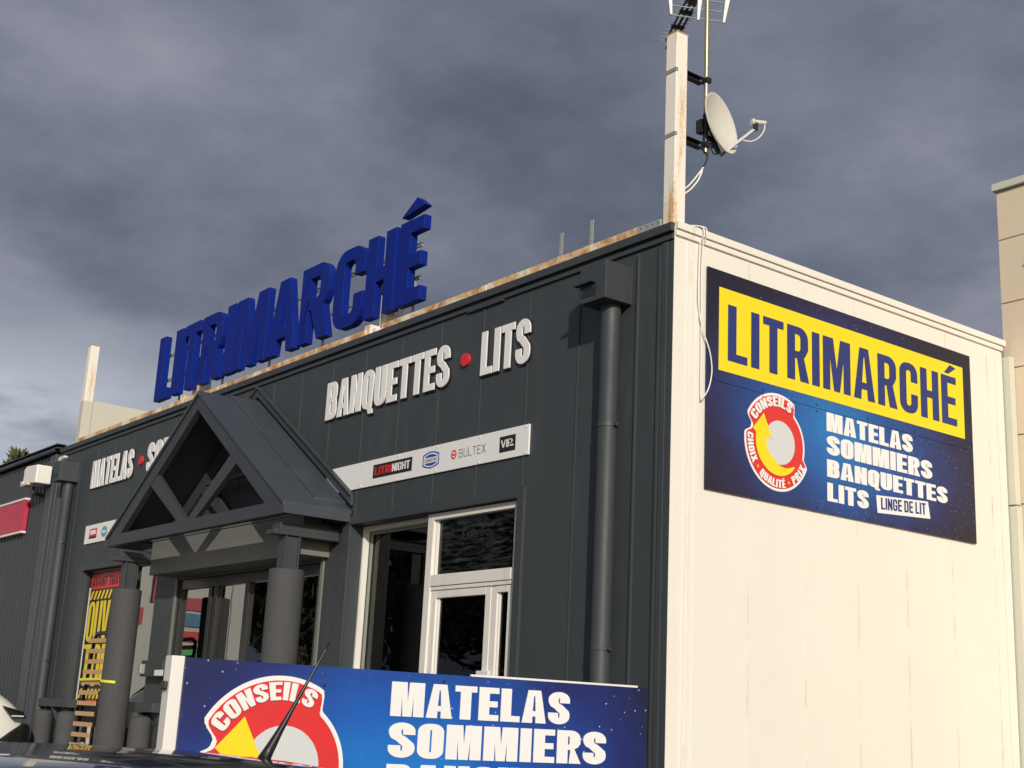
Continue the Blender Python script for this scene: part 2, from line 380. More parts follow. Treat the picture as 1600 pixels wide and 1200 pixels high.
def glyph(ch, s, t, w):
    """(advance width, list of [outer, hole, ...]) for a capital of height 1: stem s, bar t, letter width w"""
    h = 1.0; r = min(.42*w, .24); q = max(r-s*.8, .03); iw = max(w-2*s, .03)
    if ch == 'I': return s, [[[(0, 0), (s, 0), (s, 1), (0, 1)]]]
    if ch == 'L': return w*.86, [[[(0, 0), (w*.86, 0), (w*.86, t), (s, t), (s, 1), (0, 1)]]]
    if ch == 'T':
        c = w*.95; return c, [[[(c/2-s/2, 0), (c/2+s/2, 0), (c/2+s/2, 1-t), (c, 1-t), (c, 1), (0, 1), (0, 1-t), (c/2-s/2, 1-t)]]]
    if ch in 'EÉÊ':
        c = w*.88; m = .5+t/2
        g = [[[(0, 0), (c, 0), (c, t), (s, t), (s, m-t), (c*.94, m-t), (c*.94, m), (s, m), (s, 1-t), (c, 1-t), (c, 1), (0, 1)]]]
        if ch == 'É': g.append([[(c*.22, 1.05), (c*.52, 1.05), (c*1.02, 1.20), (c*.62, 1.24)]])
        if ch == 'Ê': g.append([[(0, 1.075), (c*.12, 1.07), (c*1.02, 1.115), (c*.64, 1.25)]])
        return c, g
    if ch == 'F': c = w*.86; m = .5+t/2; return c, [[[(0, 0), (s, 0), (s, m-t), (c*.94, m-t), (c*.94, m), (s, m), (s, 1-t), (c, 1-t), (c, 1), (0, 1)]]]
    if ch == 'H': m = .5; return w*1.04, [[[(0, 0), (s, 0), (s, m-t/2), (w*1.04-s, m-t/2), (w*1.04-s, 0), (w*1.04, 0), (w*1.04, 1), (w*1.04-s, 1), (w*1.04-s, m+t/2), (s, m+t/2), (s, 1), (0, 1)]]]
    if ch == 'N':
        c = w*1.04; z = s*.95
        return c, [[[(0, 0), (s, 0), (s, .52), (c-z*1.05, 0), (c, 0), (c, 1), (c-s, 1), (c-s, .48), (z*1.05, 1), (0, 1)]]]
    if ch == 'M':
        c = w*1.38; z = s*.95; mx = c/2
        return c, [[[(0, 0), (z, 0), (z, .62), (mx-z*.42, 0), (mx+z*.42, 0), (c-z, .62), (c-z, 0), (c, 0), (c, 1), (c-z*1.45, 1), (mx, .42), (z*1.45, 1), (0, 1)]]]
    if ch == 'A':
        c = w*1.1; e = s*.62; x0 = c/2-e; yb = .2; yt = yb+t*.9
        il = lambda y: s*1.02+(c/2-s*.13-s*1.02)*min(y/.84, 1)
        return c, [[[(0, 0), (s*1.02, 0), (il(yb), yb), (c-il(yb), yb), (c-s*1.02, 0), (c, 0), (c/2+e, 1), (x0, 1)],
                    [(il(yt), yt), (c-il(yt), yt), (c/2+s*.06, .82), (c/2-s*.06, .82)]]]
    if ch == 'V': c = w*1.06; e = s*.55; return c, [[[(c/2-e, 0), (c/2+e, 0), (c, 1), (c-s*1.02, 1), (c/2, .24), (s*1.02, 1), (0, 1)]]]
    if ch == 'X':
        c = w*1.08; u = s*1.08; a = .17
        return c, [[[(0, 0), (u, 0), (c/2, .5-a), (c-u, 0), (c, 0), (c/2+s*.55, .5), (c, 1), (c-u, 1), (c/2, .5+a), (u, 1), (0, 1), (c/2-s*.55, .5)]]]
    if ch == 'O': return w, [[rrect(0, 0, w, 1, r), rrect(s, t, w-s, 1-t, q)]]
    if ch == 'Q':
        o = arc(r, r, r, r, 180, 270)+[(w*.52, 0), (w*.66, -.14), (w*1.02, -.14), (w*1.02, -.04), (w*.86, .0), (w-r*.25, r*.22)]+arc(w-r, 1-r, r, r, 0, 90)+arc(r, 1-r, r, r, 90, 180)
        return w, [[o, rrect(s, t, w-s, 1-t, q)]]
    if ch == 'D': return w, [[rrect(0, 0, w, 1, (.002, r, r, .002)), rrect(s, t, w-s, 1-t, (.003, q, q, .003))]]
    if ch == 'B':
        rr_ = min(r, .2); m = .53
        o = [(0, 0)]+arc(w-rr_, rr_, rr_, rr_, 270, 360)+[(w, m-.12), (w-.035, m-.02), (w-.035, m+.02)]+[(w-.01, m+.1)]+arc(w-.01-rr_, 1-rr_, rr_, rr_, 0, 90)+[(0, 1)]
        return w, [[o, rrect(s, t, w-s, m-t*.42, (.003, q, q, .003)), rrect(s, m+t*.42, w-s-.008, 1-t, (.003, q, q, .003))]]
    if ch == 'P':
        m = .40; o = [(0, 0), (s, 0), (s, m)]+arc(w-r, m+r, r, r, 270, 360)+arc(w-r, 1-r, r, r, 0, 90)+[(0, 1)]
        return w*.98, [[o, rrect(s, m+t*.9, w-s, 1-t, (.003, q, q, .003))]]
    if ch == 'R':
        m = .42; o = [(0, 0), (s, 0), (s, m-.01), (s*1.25, m-.01), (w-s*1.02, 0), (w+.02, 0), (w-s*.55, m+.02), (w-.06, m+.07), (w, m+.18)]+arc(w-r, 1-r, r, r, 0, 90)+[(0, 1)]
        return w*1.02, [[o, rrect(s, m+t*.85, w-s, 1-t, (.003, q, q, .003))]]
    if ch == 'U': return w, [[arc(r, r, r, r, 180, 270)+arc(w-r, r, r, r, 270, 360)+[(w, 1), (w-s, 1)]+arc(w-s-q, t+q, q, q, 0, -90)+arc(s+q, t+q, q, q, 270, 180)+[(s, 1), (0, 1)]]]
    if ch == 'J': return w, [[arc(r, r, r, r, 180, 270)+arc(w-r, r, r, r, 270, 360)+[(w, 1), (w-s, 1)]+arc(w-s-q, t+q, q, q, 0, -90)+arc(s+q, t+q, q, q, 270, 180)+[(s, .33), (0, .33)]]]
    if ch in 'CG':
        top = [(w, .63)]+arc(w-r, 1-r, r, r, 0, 90)+arc(r, 1-r, r, r, 90, 180)+arc(r, r, r, r, 180, 270)+arc(w-r, r, r, r, 270, 360)
        inn = arc(w-s-q, t+q, q, q, 0, -90)+arc(s+q, t+q, q, q, 270, 180)+arc(s+q, 1-t-q, q, q, 180, 90)+arc(w-s-q, 1-t-q, q, q, 90, 0)+[(w-s, .63)]
        mid = [(w, .39), (w-s, .39)] if ch == 'C' else [(w, .52), (w*.52, .52), (w*.52, .52-t*.85), (w-s, .52-t*.85)]
        return w, [[top+mid+inn]]
    if ch == 'S':
        rx = (w-s)/2; hy = t/2; ry = .16
        p = [(w-s/2, .655)]+[(w-s/2, .70)]+arc(w/2, 1-hy-ry, rx, ry, 0, 180, 12)+[(s/2, .74)]
        p += [(s/2+.01, .665), (s/2+rx*.22, .60), (w/2-rx*.1, .535), (w/2+rx*.35, .46), (w-s/2-.012, .375)]
        p += [(w-s/2, .30)]+arc(w/2, hy+ry, rx, ry, 0, -180, 12)+[(s/2, .30), (s/2, .35)]
        return w, [[stroke(p, s, t)]]
    if ch == 'n': return .5*w*1.5, [[stroke([(.08, 0), (.08, .36), (.14, .5), (.28, .56), (.42, .5), (.46, .36), (.46, 0)], .14, .12)]]
    if ch == 't': return .42, [[stroke([(.18, .78), (.18, .2), (.24, .06), (.38, .05)], .13, .11)], [[(.26, .5), (.42, .5), (.42, .6), (.26, .6)]]]
    if ch == 'r': return .36, [[stroke([(.08, 0), (.08, .38), (.16, .5), (.34, .53)], .14, .12)]]
    if ch in 'eé':
        g = [[stroke([(.10, .30), (.42, .34), (.44, .44), (.34, .55), (.2, .55), (.08, .44), (.05, .26), (.12, .1), (.26, .04), (.44, .12)], .11, .10)]]
        if ch == 'é': g.append([[(.2, .66), (.3, .66), (.42, .84), (.3, .84)]])
        return .5, g
    if ch == '.': return s, [[[(0, 0), (s, 0), (s, t), (0, t)]]]
    return .22, []
def layout(txt, s, t, w, gap):
    x = 0; res = []
    for ch in txt:
        a, g = glyph(ch, s, t, w); res.append((ch, x, a, g)); x += a+(gap if ch != ' ' else 0)
    return x-gap, res
def text(fr, txt, x0, x1, z0, z1, depth, s=.25, t=.18, w=.56, gap=.055, slant=0.0):
    """list of (char, MB) – one mesh builder per letter, fitted to the box x0..x1, z0..z1 on the frame"""
    tw, lay = layout(txt, s, t, w, gap); kx = (x1-x0)/tw; kz = z1-z0; res = []
    for ch, x, a, gl in lay:
        if not gl: continue
        mb = MB()
        for g in gl: mb.loops([[(x0+(x+p[0]+slant*p[1])*kx, z0+p[1]*kz) for p in l] for l in g], fr, depth)
        res.append((ch, mb))
    return res
def word(fr, txt, x0, x1, z0, z1, depth, **k):
    """all letters of a printed word in one builder"""
    tw, lay = layout(txt, k.get('s', .25), k.get('t', .18), k.get('w', .56), k.get('gap', .055)); kx = (x1-x0)/tw; kz = z1-z0; mb = MB(); sl = k.get('slant', 0)
    for ch, x, a, gl in lay:
        for g in gl: mb.loops([[(x0+(x+p[0]+sl*p[1])*kx, z0+p[1]*kz) for p in l] for l in g], fr, depth)
    return mb
def arcword(fr, txt, cx, cz, r0, hgt, a0, a1, depth, inward=False, **k):
    """letters along a circle; a0 -> a1 degrees in reading order; inward = tops point at the centre"""
    s, t, w_, gap = k.get('s', .24), k.get('t', .18), k.get('w', .56), k.get('gap', .07)
    tw, lay = layout(txt, s, t, w_, gap); mb = MB()
    for ch, x, a, gl in lay:
        for g in gl:
            ls = []
            for l in g:
                q = []
                for px, py in l:
                    ang = R(a0+(a1-a0)*(x+px)/tw); rr_ = r0+(hgt*(1-py) if inward else hgt*py)
                    q.append((cx+rr_*math.cos(ang), cz+rr_*math.sin(ang)))
                ls.append(q)
            mb.loops(ls, fr, depth)
    return mb
V = Vector
FRONT = (V((0, 0, 0)), V((1, 0, 0)), V((0, 0, 1)), V((0, -1, 0)))
SIDE = (V((0, 0, 0)), V((0, 1, 0)), V((0, 0, 1)), V((1, 0, 0)))
def off(fr, d): return (fr[0]+fr[3]*d, fr[1], fr[2], fr[3])
def rect(x0, z0, x1, z1): return [(x0, z0), (x1, z0), (x1, z1), (x0, z1)]

# ================================================================ THE SETTING
G = .3   # pavement level at the shop
def ground_z(y): return 0 if y < -7 else (G if y > -2 else G*(y+7)/5)
g = MB(); ys = [-900, -60, -20, -7, -6, -5, -4, -3, -2, 0, 10, 60, 900]; xs = [-900, -80, -30, -15, -5, 0, 5, 12, 40, 900]
gv = [[g.bm.verts.new((x, y, ground_z(y))) for x in xs] for y in ys]
for a, b in zip(gv, gv[1:]):
    for i in range(len(xs)-1): g.bm.faces.new((a[i], a[i+1], b[i+1], b[i]))
tag(g.obj('ground', ASPH), None, kind='structure')

# ================================================================ SHOP BUILDING
H = 5.6; XL = -14.5; DP = 4.72
B = thing('shop_building', 'flat-roofed charcoal clad shop with a cream side wall', 'building', (-7.25, 2.3, G))
# openings in the front wall: (x0, x1, z0, z1)
OP = [(-12.75, -9.92, .75, 3.45), (-9.2, -5.42, G, 3.12), (-4.83, -1.93, G+.05, 3.48)]
fw = MB(); T = .25
edges = [XL]+[q for o in OP for q in o[:2]]+[-.004]
for i in range(0, len(edges), 2): fw.box((edges[i], 0, G), (edges[i+1], T, H-.03))
for x0, x1, z0, z1 in OP:
    fw.box((x0, 0, z1), (x1, T, H-.03))
    if z0 > G+.06: fw.box((x0, 0, G), (x1, T, z0))
# standing battens over the sheet joints, as on the real cladding
k = 0
x = -1.18
while x > XL+.2:
    z0 = G
    for o in OP:
        if o[0]-.15 < x < o[1]+.15: z0 = o[3]+.1
    fw.box((x-.006, -.012, z0), (x+.006, .0, 5.42)); x -= .7235
for x, ww in ((-.157, .022), (-.42, .016)): fw.box((x-ww/2, -.022, G), (x+ww/2, 0, 5.42))
fw.obj('front_wall', CHAR, B)
cb = MB(); cb.box((-.075, -.006, G), (-.005, .0, 5.45)); cb.box((-.135, -.012, G), (-.075, 0, 5.45)); cb.obj('corner_board', CHAR, B, .003)
# fascia along the front roof edge
fa = MB(); fa.box((XL, -.04, 5.525), (-.005, .1, 5.60)); fa.box((XL, -.024, 5.455), (-.005, 0, 5.495))
fa.box((-2.9, -.03, 5.435), (-2.3, 0, 5.453)); fa.obj('fascia', CHAR2, B, .004)
# rusted angle behind the fascia
ru = MB()
for a, b_, dz_ in ((-13.75, -12.05, 0), (-12.03, -9.7, .004), (-9.66, -7.1, -.006), (-7.08, -4.86, .003), (-4.52, -2.6, .0), (-2.58, -.435, .004)):
    ru.box((a, -.024, 5.602), (b_, .05, 5.668+dz_))
ru.obj('rusted_flashing', RUST, B, .004)
pr = MB()
holes = [[(-.395+.07*i+.02*math.cos(k*PI/4)*.6, 5.640+.012*math.sin(k*PI/4)) for k in range(8)] for i in range(4)]
pr.loops([rect(-.43, 5.602, -.155, 5.668)]+holes, off(FRONT, .006), .02); pr.obj('perforated_rail', GALV, B)
# side wall, cream
sw = MB(); sw.box((-.25, T+.002, G), (0, DP, H-.03)); sw.box((-.0035, -.004, G), (.0, T+.002, H-.03))
for i in range(6):
    y = .1845+.712*(i+1); sw.box((0, y-.006, G), (.006, y+.006, 5.475))
sw.box((0, .150, G), (.014, .170, 5.47)); sw.box((0, .200, G), (.012, .212, 5.47)); sw.box((0, .268, G), (.01, .276, 5.47))
sw.box((0, 4.60, G), (.012, DP, 5.47))
sw.obj('side_wall', CREAM, B, .002)
cp = MB(); cp.box((-.2, .0, 5.540), (.04, 4.77, 5.605)); cp.box((0, 0, 5.487), (.022, 4.74, 5.535)); cp.obj('cap_trim', CREAM, B, .004)
rf = MB(); rf.box((XL, .1, 5.44), (-.2, DP, 5.50)); rf.obj('roof', GREYM, B)
bw = MB(); bw.box((XL, DP-.2, G), (-.25, DP, 5.44)); bw.box((XL, T, G), (XL+.2, DP-.2, 5.44)); bw.obj('rear_wall', CHAR, B)
pa = MB(); pa.prism([(-13.9, .16, 5.5), (-13.9, 4.7, 5.5), (-13.9, 4.7, 6.30), (-13.9, .16, 6.34)], (.14, 0, 0)); pa.obj('side_parapet', PARAP, B)
# interior
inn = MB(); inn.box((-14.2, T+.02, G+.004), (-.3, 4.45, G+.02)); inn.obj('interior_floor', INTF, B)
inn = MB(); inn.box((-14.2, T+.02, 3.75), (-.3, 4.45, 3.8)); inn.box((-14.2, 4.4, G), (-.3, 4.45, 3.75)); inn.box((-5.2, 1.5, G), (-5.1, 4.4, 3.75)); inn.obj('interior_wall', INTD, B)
# window surround (raised charcoal architrave round the right-hand window)
tr = MB(); tr.box((-4.98, -.035, 3.48), (-1.83, 0, 3.57)); tr.box((-1.93, -.035, G), (-1.83, 0, 3.48)); tr.box((-4.98, -.035, G), (-4.83, 0, 3.48)); tr.obj('window_surround', CHAR2, B, .003)
tr = MB(); tr.box((-12.92, -.03, 3.45), (-9.75, 0, 3.55)); tr.box((-12.92, -.03, G), (-12.75, 0, 3.45)); tr.obj('window_surround', CHAR2, B, .003)

def frame_ring(mb, x0, x1, z0, z1, y0, y1, l, r, b, t):
    mb.box((x0, y0, z0), (x0+l, y1, z1)); mb.box((x1-r, y0, z0), (x1, y1, z1))
    mb.box((x0+l, y0, z1-t), (x1-r, y1, z1)); mb.box((x0+l, y0, z0), (x1-r, y1, z0+b))
# right-hand window: recessed shop pane, then a nearer white unit with transom light and casement
wn = MB(); frame_ring(wn, -4.825, -3.44, G+.06, 3.475, .13, .20, .034, .04, .08, .05)
wo = wn.obj('window', FRAMEW, B, .004)
wn = MB(); frame_ring(wn, -4.78, -3.48, G+.14, 3.425, .202, .226, .03, .03, .04, .03); wn.obj('glazing_bead', PALEG2, wo, .003)
p_ = MB(); p_.box((-4.77, .228, G+.12), (-3.48, .234, 3.43)); p_.obj('pane', GLASS, wo)
wn = MB()
wn.box((-3.435, .03, G+.06), (-3.335, .14, 3.47)); wn.box((-3.335, .03, 3.405), (-1.985, .14, 3.47)); wn.box((-2.055, .045, G+.06), (-1.985, .14, 3.405))
wn.box((-3.335, .03, 2.755), (-2.055, .14, 2.865)); wn.box((-3.335, .04, 2.715), (-2.055, .13, 2.75))
wn.box((-3.335, .05, G+.06), (-3.245, .12, 2.71)); wn.box((-2.445, .05, G+.06), (-2.36, .12, 2.71)); wn.box((-2.355, .055, G+.06), (-2.27, .12, 2.71)); wn.box((-2.105, .05, G+.06), (-2.06, .12, 2.71))
wn.box((-3.245, .05, 2.64), (-2.445, .12, 2.71)); wn.box((-2.27, .05, 2.65), (-2.105, .12, 2.71)); wn.box((-3.245, .05, G+.06), (-2.445, .12, 1.1)); wn.box((-2.27, .05, G+.06), (-2.105, .12, 1.1))
wn.box((-3.335, .06, 2.87), (-3.30, .12, 3.40)); wn.box((-3.245, .07, 1.1), (-3.215, .11, 2.64)); wn.box((-2.27, .07, 1.1), (-2.245, .11, 2.65))
wn.box((-2.49, .02, 1.88), (-2.31, .05, 1.95))
wo2 = wn.obj('window', FRAMEW, B, .005)
p_ = MB(); p_.box((-3.30, .088, 2.87), (-2.055, .094, 3.40)); po = p_.obj('pane', GLASSF, wo2); po['label'] = 'smeared pane with a painted Entrée'
p_ = MB(); p_.box((-3.215, .088, 1.1), (-2.445, .094, 2.64)); p_.box((-2.245, .088, 1.1), (-2.105, .094, 2.65)); p_.obj('pane', GLASS, wo2)
word(off(FRONT, -.086), 'E', -2.915, -2.86, 3.19, 3.275, .003, s=.2, t=.14, w=.62).obj('lettering', BLACKL, wo2)
word(off(FRONT, -.086), 'ntrée', -2.835, -2.47, 3.195, 3.30, .003, gap=.05).obj('lettering', BLACKL, wo2)
# left-hand window with the poster behind its pane edge
wn = MB(); frame_ring(wn, -12.745, -9.925, .76, 3.445, .07, .15, .03, .05, .06, .03); wn.box((-10.95, .07, .82), (-10.88, .15, 3.415)); wo = wn.obj('window', ALU, B, .003)
p_ = MB(); p_.box((-12.715, .118, .82), (-10.95, .124, 3.415)); p_.box((-10.88, .118, .82), (-9.975, .124, 3.415)); p_.obj('pane', GLASSD, wo)
# entrance: header box, frame, sliding leaves
hb = MB(); hb.box((-9.36, -.35, 3.16), (-5.28, -.0, 3.60)); hb.box((-9.38, -.365, 3.601), (-5.27, -.0, 3.62)); hb.obj('door_header', GREYM, B, .006)
dr = MB(); frame_ring(dr, -9.195, -5.425, G+.01, 3.115, .02, .12, .08, .10, .04, .12)
for xx, ww in ((-8.26, .09), (-8.11, .09), (-7.24, .12)): dr.box((xx-ww/2, .03, G+.05), (xx+ww/2, .11, 2.995))
dr.box((-9.115, .04, 1.86), (-8.305, .10, 1.93)); dr.box((-8.065, .04, 1.86), (-7.30, .10, 1.93)); dr.box((-7.18, .04, 1.86), (-5.525, .10, 1.93))
do = dr.obj('entrance_door', ALU, B, .004)
p_ = MB()
for a, b_ in ((-9.115, -8.305), (-8.065, -7.30), (-7.18, -5.525)): p_.box((a, .066, G+.05), (b_, .074, 2.995))
p_.obj('pane', GLASSD, do)
h_ = MB(); h_.tube([(-8.26, -.01, 1.1), (-8.26, -.01, 1.6)], .015); h_.tube([(-8.11, -.01, 1.1), (-8.11, -.01, 1.6)], .015); h_.obj('handle', GALV, do, smooth=True)
for x in (-5.42, -9.26): MB().box((x, -.02, G), (x+.06, 0, 3.145)).obj('door_jamb', GREYM, B, .003)
# roof studs
for x, y, h in ((-1.61, .1, 5.97), (-1.18, .1, 5.98), (-1.63, .45, 5.86), (-1.2, .5, 5.92)):
    st = MB(); st.box((x-.022, y-.004, 5.5), (x+.022, y+.004, h)); st.box((x-.022, y+.0045, 5.5), (x-.016, y+.03, h))
    for q in range(5): st.box((x-.008, y-.008, h-.06-.07*q), (x+.004, y-.0045, h-.045-.07*q))
    if y < .2: st.box((x-.05, y-.05, 5.665), (x+.04, y-.01, 5.72))
    st.obj('roof_stud', GALV, B)

# downpipes with their hopper boxes
def downpipe(x, hx0, hx1, hz0, hz1, hp, slot):
    py = -.10
    d = MB(); d.lathe((x, py, 0), [(.082, G), (.082, 2.95), (.082, 4.48), (.085, 4.49), (.085, hz0+.02)], 24); po = d.obj('downpipe', CHAR, B, smooth='auto')
    h_ = MB(); h_.box((hx0, -hp, hz0), (hx1, 0, hz1)); h_.obj('hopper', CHAR2, po, .004)
    s = MB()
    if slot: s.box((hx0-.03, -hp-.05, hz0+.155), (hx0+.21, -hp, hz0+.165))
    s.prism([(hx0+.02, -hp-.004, hz0+.05), (hx0+.20, -hp-.004, hz0+.05), (hx0+.22, -hp-.004, hz0+.125), (hx0+.05, -hp-.004, hz0+.125)], (0, .003, 0))
    s.obj('overflow_slot', DARK, po)
    for z in (3.93, 2.1):
        s = MB(); s.lathe((x, py, z), [(.088, 0), (.088, .025)], 24); s.box((x+.08, py-.015, z), (x+.12, py+.01, z+.025)); s.obj('clamp', CHAR, po)
downpipe(-.655, -.83, -.50, 4.99, 5.325, .31, True)
downpipe(-13.68, -13.87, -13.53, 4.92, 5.24, .31, False)

# ================================================================ STEEL POSTS ON THE ROOF EDGE
def post(label, x0, x1, y0, y1, z0, z1, bands=(), group=None):
    t = thing('steel_post', label, 'post', ((x0+x1)/2, (y0+y1)/2, z0), 0)
    p = MB(); p.box((x0, y0, z0), (x1, y1, z1)); p.obj('shaft', POSTM, t, .008)
    p = MB(); p.box((x0-.004, y0-.004, z1+.0), (x1+.004, y1+.004, z1+.006)); p.obj('cap_plate', RUST, t)
    for z in bands:
        b = MB(); b.box((x0-.004, y0-.006, z), (x1+.002, y0+.02, z+.035)); b.obj('band', GREYL, t)
    return t
post('tall rust-streaked cream post carrying the dish at the building corner', -.152, -.022, .0, .135, 5.605, 7.38, (7.0, 6.40))
t = post('cream steel post with a grey lower half at the far left roof edge', -13.9, -13.765, .0, .15, 5.605, 7.27)
MB().box((-13.91, -.006, 5.61), (-13.76, .156, 6.32)).obj('lower_sleeve', PARAP, t, .004)
post('short cream steel post behind the first letters of the rooftop sign', -9.78, -9.46, .14, .28, 5.50, 6.30)
post('short cream steel post behind the H of the blue rooftop sign', -4.84, -4.55, .14, .28, 5.50, 6.30)
for x in (-9.78, -4.86):
    t = tag(MB().box((x-.05, .0, 5.602), (x+.07, .13, 5.73)).box((x+.07, .02, 5.602), (x+.16, .13, 5.68)).obj('post_bracket', POSTM, None, .004), 'white steel foot bracket below the %s letters of the rooftop sign' % ('first' if x < -6 else 'last'), 'bracket')

# ================================================================ ROOFTOP SIGN
S_ = thing('rooftop_sign', 'large blue channel letters spelling LITRIMARCHÉ standing along the roof edge', 'sign', (-7.3, .05, 5.8))
for ch, xa, xb in (('L', -10.80, -10.38), ('I', -10.22, -9.98), ('T', -9.90, -9.40), ('R', -9.31, -8.65), ('I', -8.55, -8.31), ('M', -8.25, -7.37), ('A', -7.31, -6.58), ('R', -6.49, -5.80), ('C', -5.68, -5.02), ('H', -4.97, -4.38), ('Ê', -4.30, -3.84)):
    w_ = {'L': .42/.98/.86, 'T': .52/.95, 'A': .76/1.1, 'M': .91/1.38, 'R': .69/1.02, 'C': .68, 'H': .61/1.04, 'Ê': .477/.88}.get(ch, .52)
    for _, mb in text(off(FRONT, -.095), ch, xa, xb, 5.81, 6.775, .095, s=.215, t=.165, w=w_): mb.obj('letter', BLUE, S_, .004)
rl = MB(); rl.box((-10.75, .125, 6.50), (-4.05, .15, 6.54)); rl.box((-10.75, .125, 6.12), (-4.05, .15, 6.16)); rl.obj('rail', GALV, S_)
for x in (-10.2, -8.8, -7.45, -6.1, -4.15):
    q = MB(); q.box((x-.012, .125, 5.5), (x+.012, .149, 6.12)); q.obj('support_rod', GALV, S_)

# ================================================================ WALL LETTERING
def wall_letters(label, words, dot):
    t = thing('wall_lettering', label, 'sign', (words[0][1], -.01, 4.7))
    for txt, x0, x1 in words:
        for ch, mb in text(off(FRONT, .020), txt, x0, x1, 4.735, 5.175, .014, s=.235, t=.165, w=.56, gap=.06):
            mb.obj('letter', WHITE2, t, .003)
            # dark stand-off block behind each face, its wider rim painting the shadow gap
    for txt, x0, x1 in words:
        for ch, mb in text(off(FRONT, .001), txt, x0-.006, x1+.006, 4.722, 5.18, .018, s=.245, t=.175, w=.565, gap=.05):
            mb.obj('letter_shadow_spacer', DARK, t)
    d = MB(); d.loops([[(dot[0]+.068*math.cos(k*PI/12), dot[1]+.068*math.sin(k*PI/12)) for k in range(24)]], FRONT, .03); d.obj('dot', REDD, t, .003)
wall_letters('white raised letters BANQUETTES and LITS split by a red dot', [('BANQUETTES', -5.58, -3.145), ('LITS', -2.612, -1.85)], (-2.89, 4.955))
wall_letters('white raised letters MATELAS and SOMMIERS partly hidden behind the entrance gable', [('MATELAS', -12.87, -11.225), ('SOMMIERS', -10.705, -8.55)], (-10.955, 4.955))

# ================================================================ LOGO STRIPS
def strip(label, x0, x1):
    t = thing('logo_panel', label, 'sign', ((x0+x1)/2, 0, 3.865))
    p = MB(); p.loops([rect(x0, 3.865, x1, 4.148)], off(FRONT, .001), .02); p.obj('panel', WHITE2, t, .002)
    n = max(2, int((x1-x0)/.7))
    for i in range(n+1):
        x = x0+.04+(x1-x0-.08)*i/n
        for z in (3.885, 4.128): MB().loops([[(x+.011*math.cos(k*PI/4), z+.011*math.sin(k*PI/4)) for k in range(8)]], off(FRONT, .0215), .006).obj('screw', WHITE, t)
    return t
LF = off(FRONT, .0225); L2 = off(FRONT, .0255)
t = strip('long white panel of bedding brand logos right of the entrance gable', -5.45, -1.816)
MB().loops([rect(-4.46, 3.942, -3.718, 4.086)], LF, .002).obj('logo_plate', BLACKL, t)
word(L2, 'LITRI', -4.42, -4.10, 3.972, 4.056, .002, s=.17, t=.15, w=.56, gap=.09).obj('lettering', REDL, t)
word(L2, 'NIGHT', -4.085, -3.755, 3.972, 4.056, .002, s=.17, t=.15, w=.58, gap=.09).obj('lettering', WHITE2, t)
def oval_band(x0, x1, z0, z1, n=16, bulge=.05):
    c = (x0+x1)/2; return [(x0+(x1-x0)*i/n, z1+bulge*math.sin(PI*i/n)) for i in range(n, -1, -1)]+[(x0+(x1-x0)*i/n, z0-bulge*math.sin(PI*i/n)) for i in range(n+1)]
MB().loops([oval_band(-3.52, -3.235, 3.955, 4.065, bulge=.03), oval_band(-3.507, -3.248, 3.966, 4.054, bulge=.03)[::-1]], LF, .002).obj('logo_outline', BLUEL, t)
sm = MB(); sm.loops([[(-3.48+.205*i/10, 4.045+.022*math.sin(PI*i/10)) for i in range(11)]+[(-3.275, 4.038), (-3.48, 4.038)]], LF, .002)
sm.loops([[(-3.48, 3.98), (-3.275, 3.98)]+[(-3.275-.205*i/10, 3.973-.022*math.sin(PI*i/10)) for i in range(11)]], LF, .002); sm.obj('logo_band', BLUEL, t)
word(LF, 'SIMMONS', -3.49, -3.265, 3.992, 4.026, .002, s=.10, t=.10, w=.55, gap=.13).obj('lettering', GREYL, t)
MB().loops([[(-2.982+.046*math.cos(k*PI/10), 4.012+.046*math.sin(k*PI/10)) for k in range(20)], [(-2.982+.032*math.cos(-k*PI/10), 4.012+.032*math.sin(-k*PI/10)) for k in range(20)]], LF, .002).loops([[(-3.002, 4.0), (-2.962, 4.0), (-2.955, 4.022), (-2.972, 4.013), (-2.982, 4.03), (-2.992, 4.013), (-3.009, 4.022)]], LF, .002).obj('logo_badge', REDL, t)
word(LF, 'BULTEX', -2.895, -2.46, 3.968, 4.052, .002, s=.085, t=.085, w=.56, gap=.16).obj('lettering', GREYL, t)
MB().loops([rect(-2.246, 3.932, -2.006, 4.081)], LF, .002).obj('logo_plate', BLACKL, t)
word(L2, 'VIP', -2.222, -2.05, 3.972, 4.046, .002, s=.13, t=.10, w=.62, gap=.06).loops([rect(-2.085, 3.975, -2.03, 3.99)], L2, .002).obj('lettering', WHITE, t)
t = strip('short white logo panel tucked behind the left rake of the entrance gable', -12.86, -10.6)
MB().loops([rect(-12.66, 3.935, -12.36, 4.085)], LF, .002).obj('logo_plate', REDL, t)
MB().loops([rect(-12.62, 3.995, -12.40, 4.06)], L2, .002).obj('logo_mark', WHITE2, t)
MB().loops([rect(-12.66, 3.937, -12.36, 3.965)], L2, .002).obj('logo_band', BLACKL, t)
MB().loops([[(-12.055+.115*math.cos(k*PI/12), 4.005+.082*math.sin(k*PI/12)) for k in range(24)]], LF, .002).obj('logo_badge', TEAL, t)
MB().loops([rect(-12.12, 3.985, -11.99, 4.02)], L2, .002).obj('logo_mark', WHITE2, t)

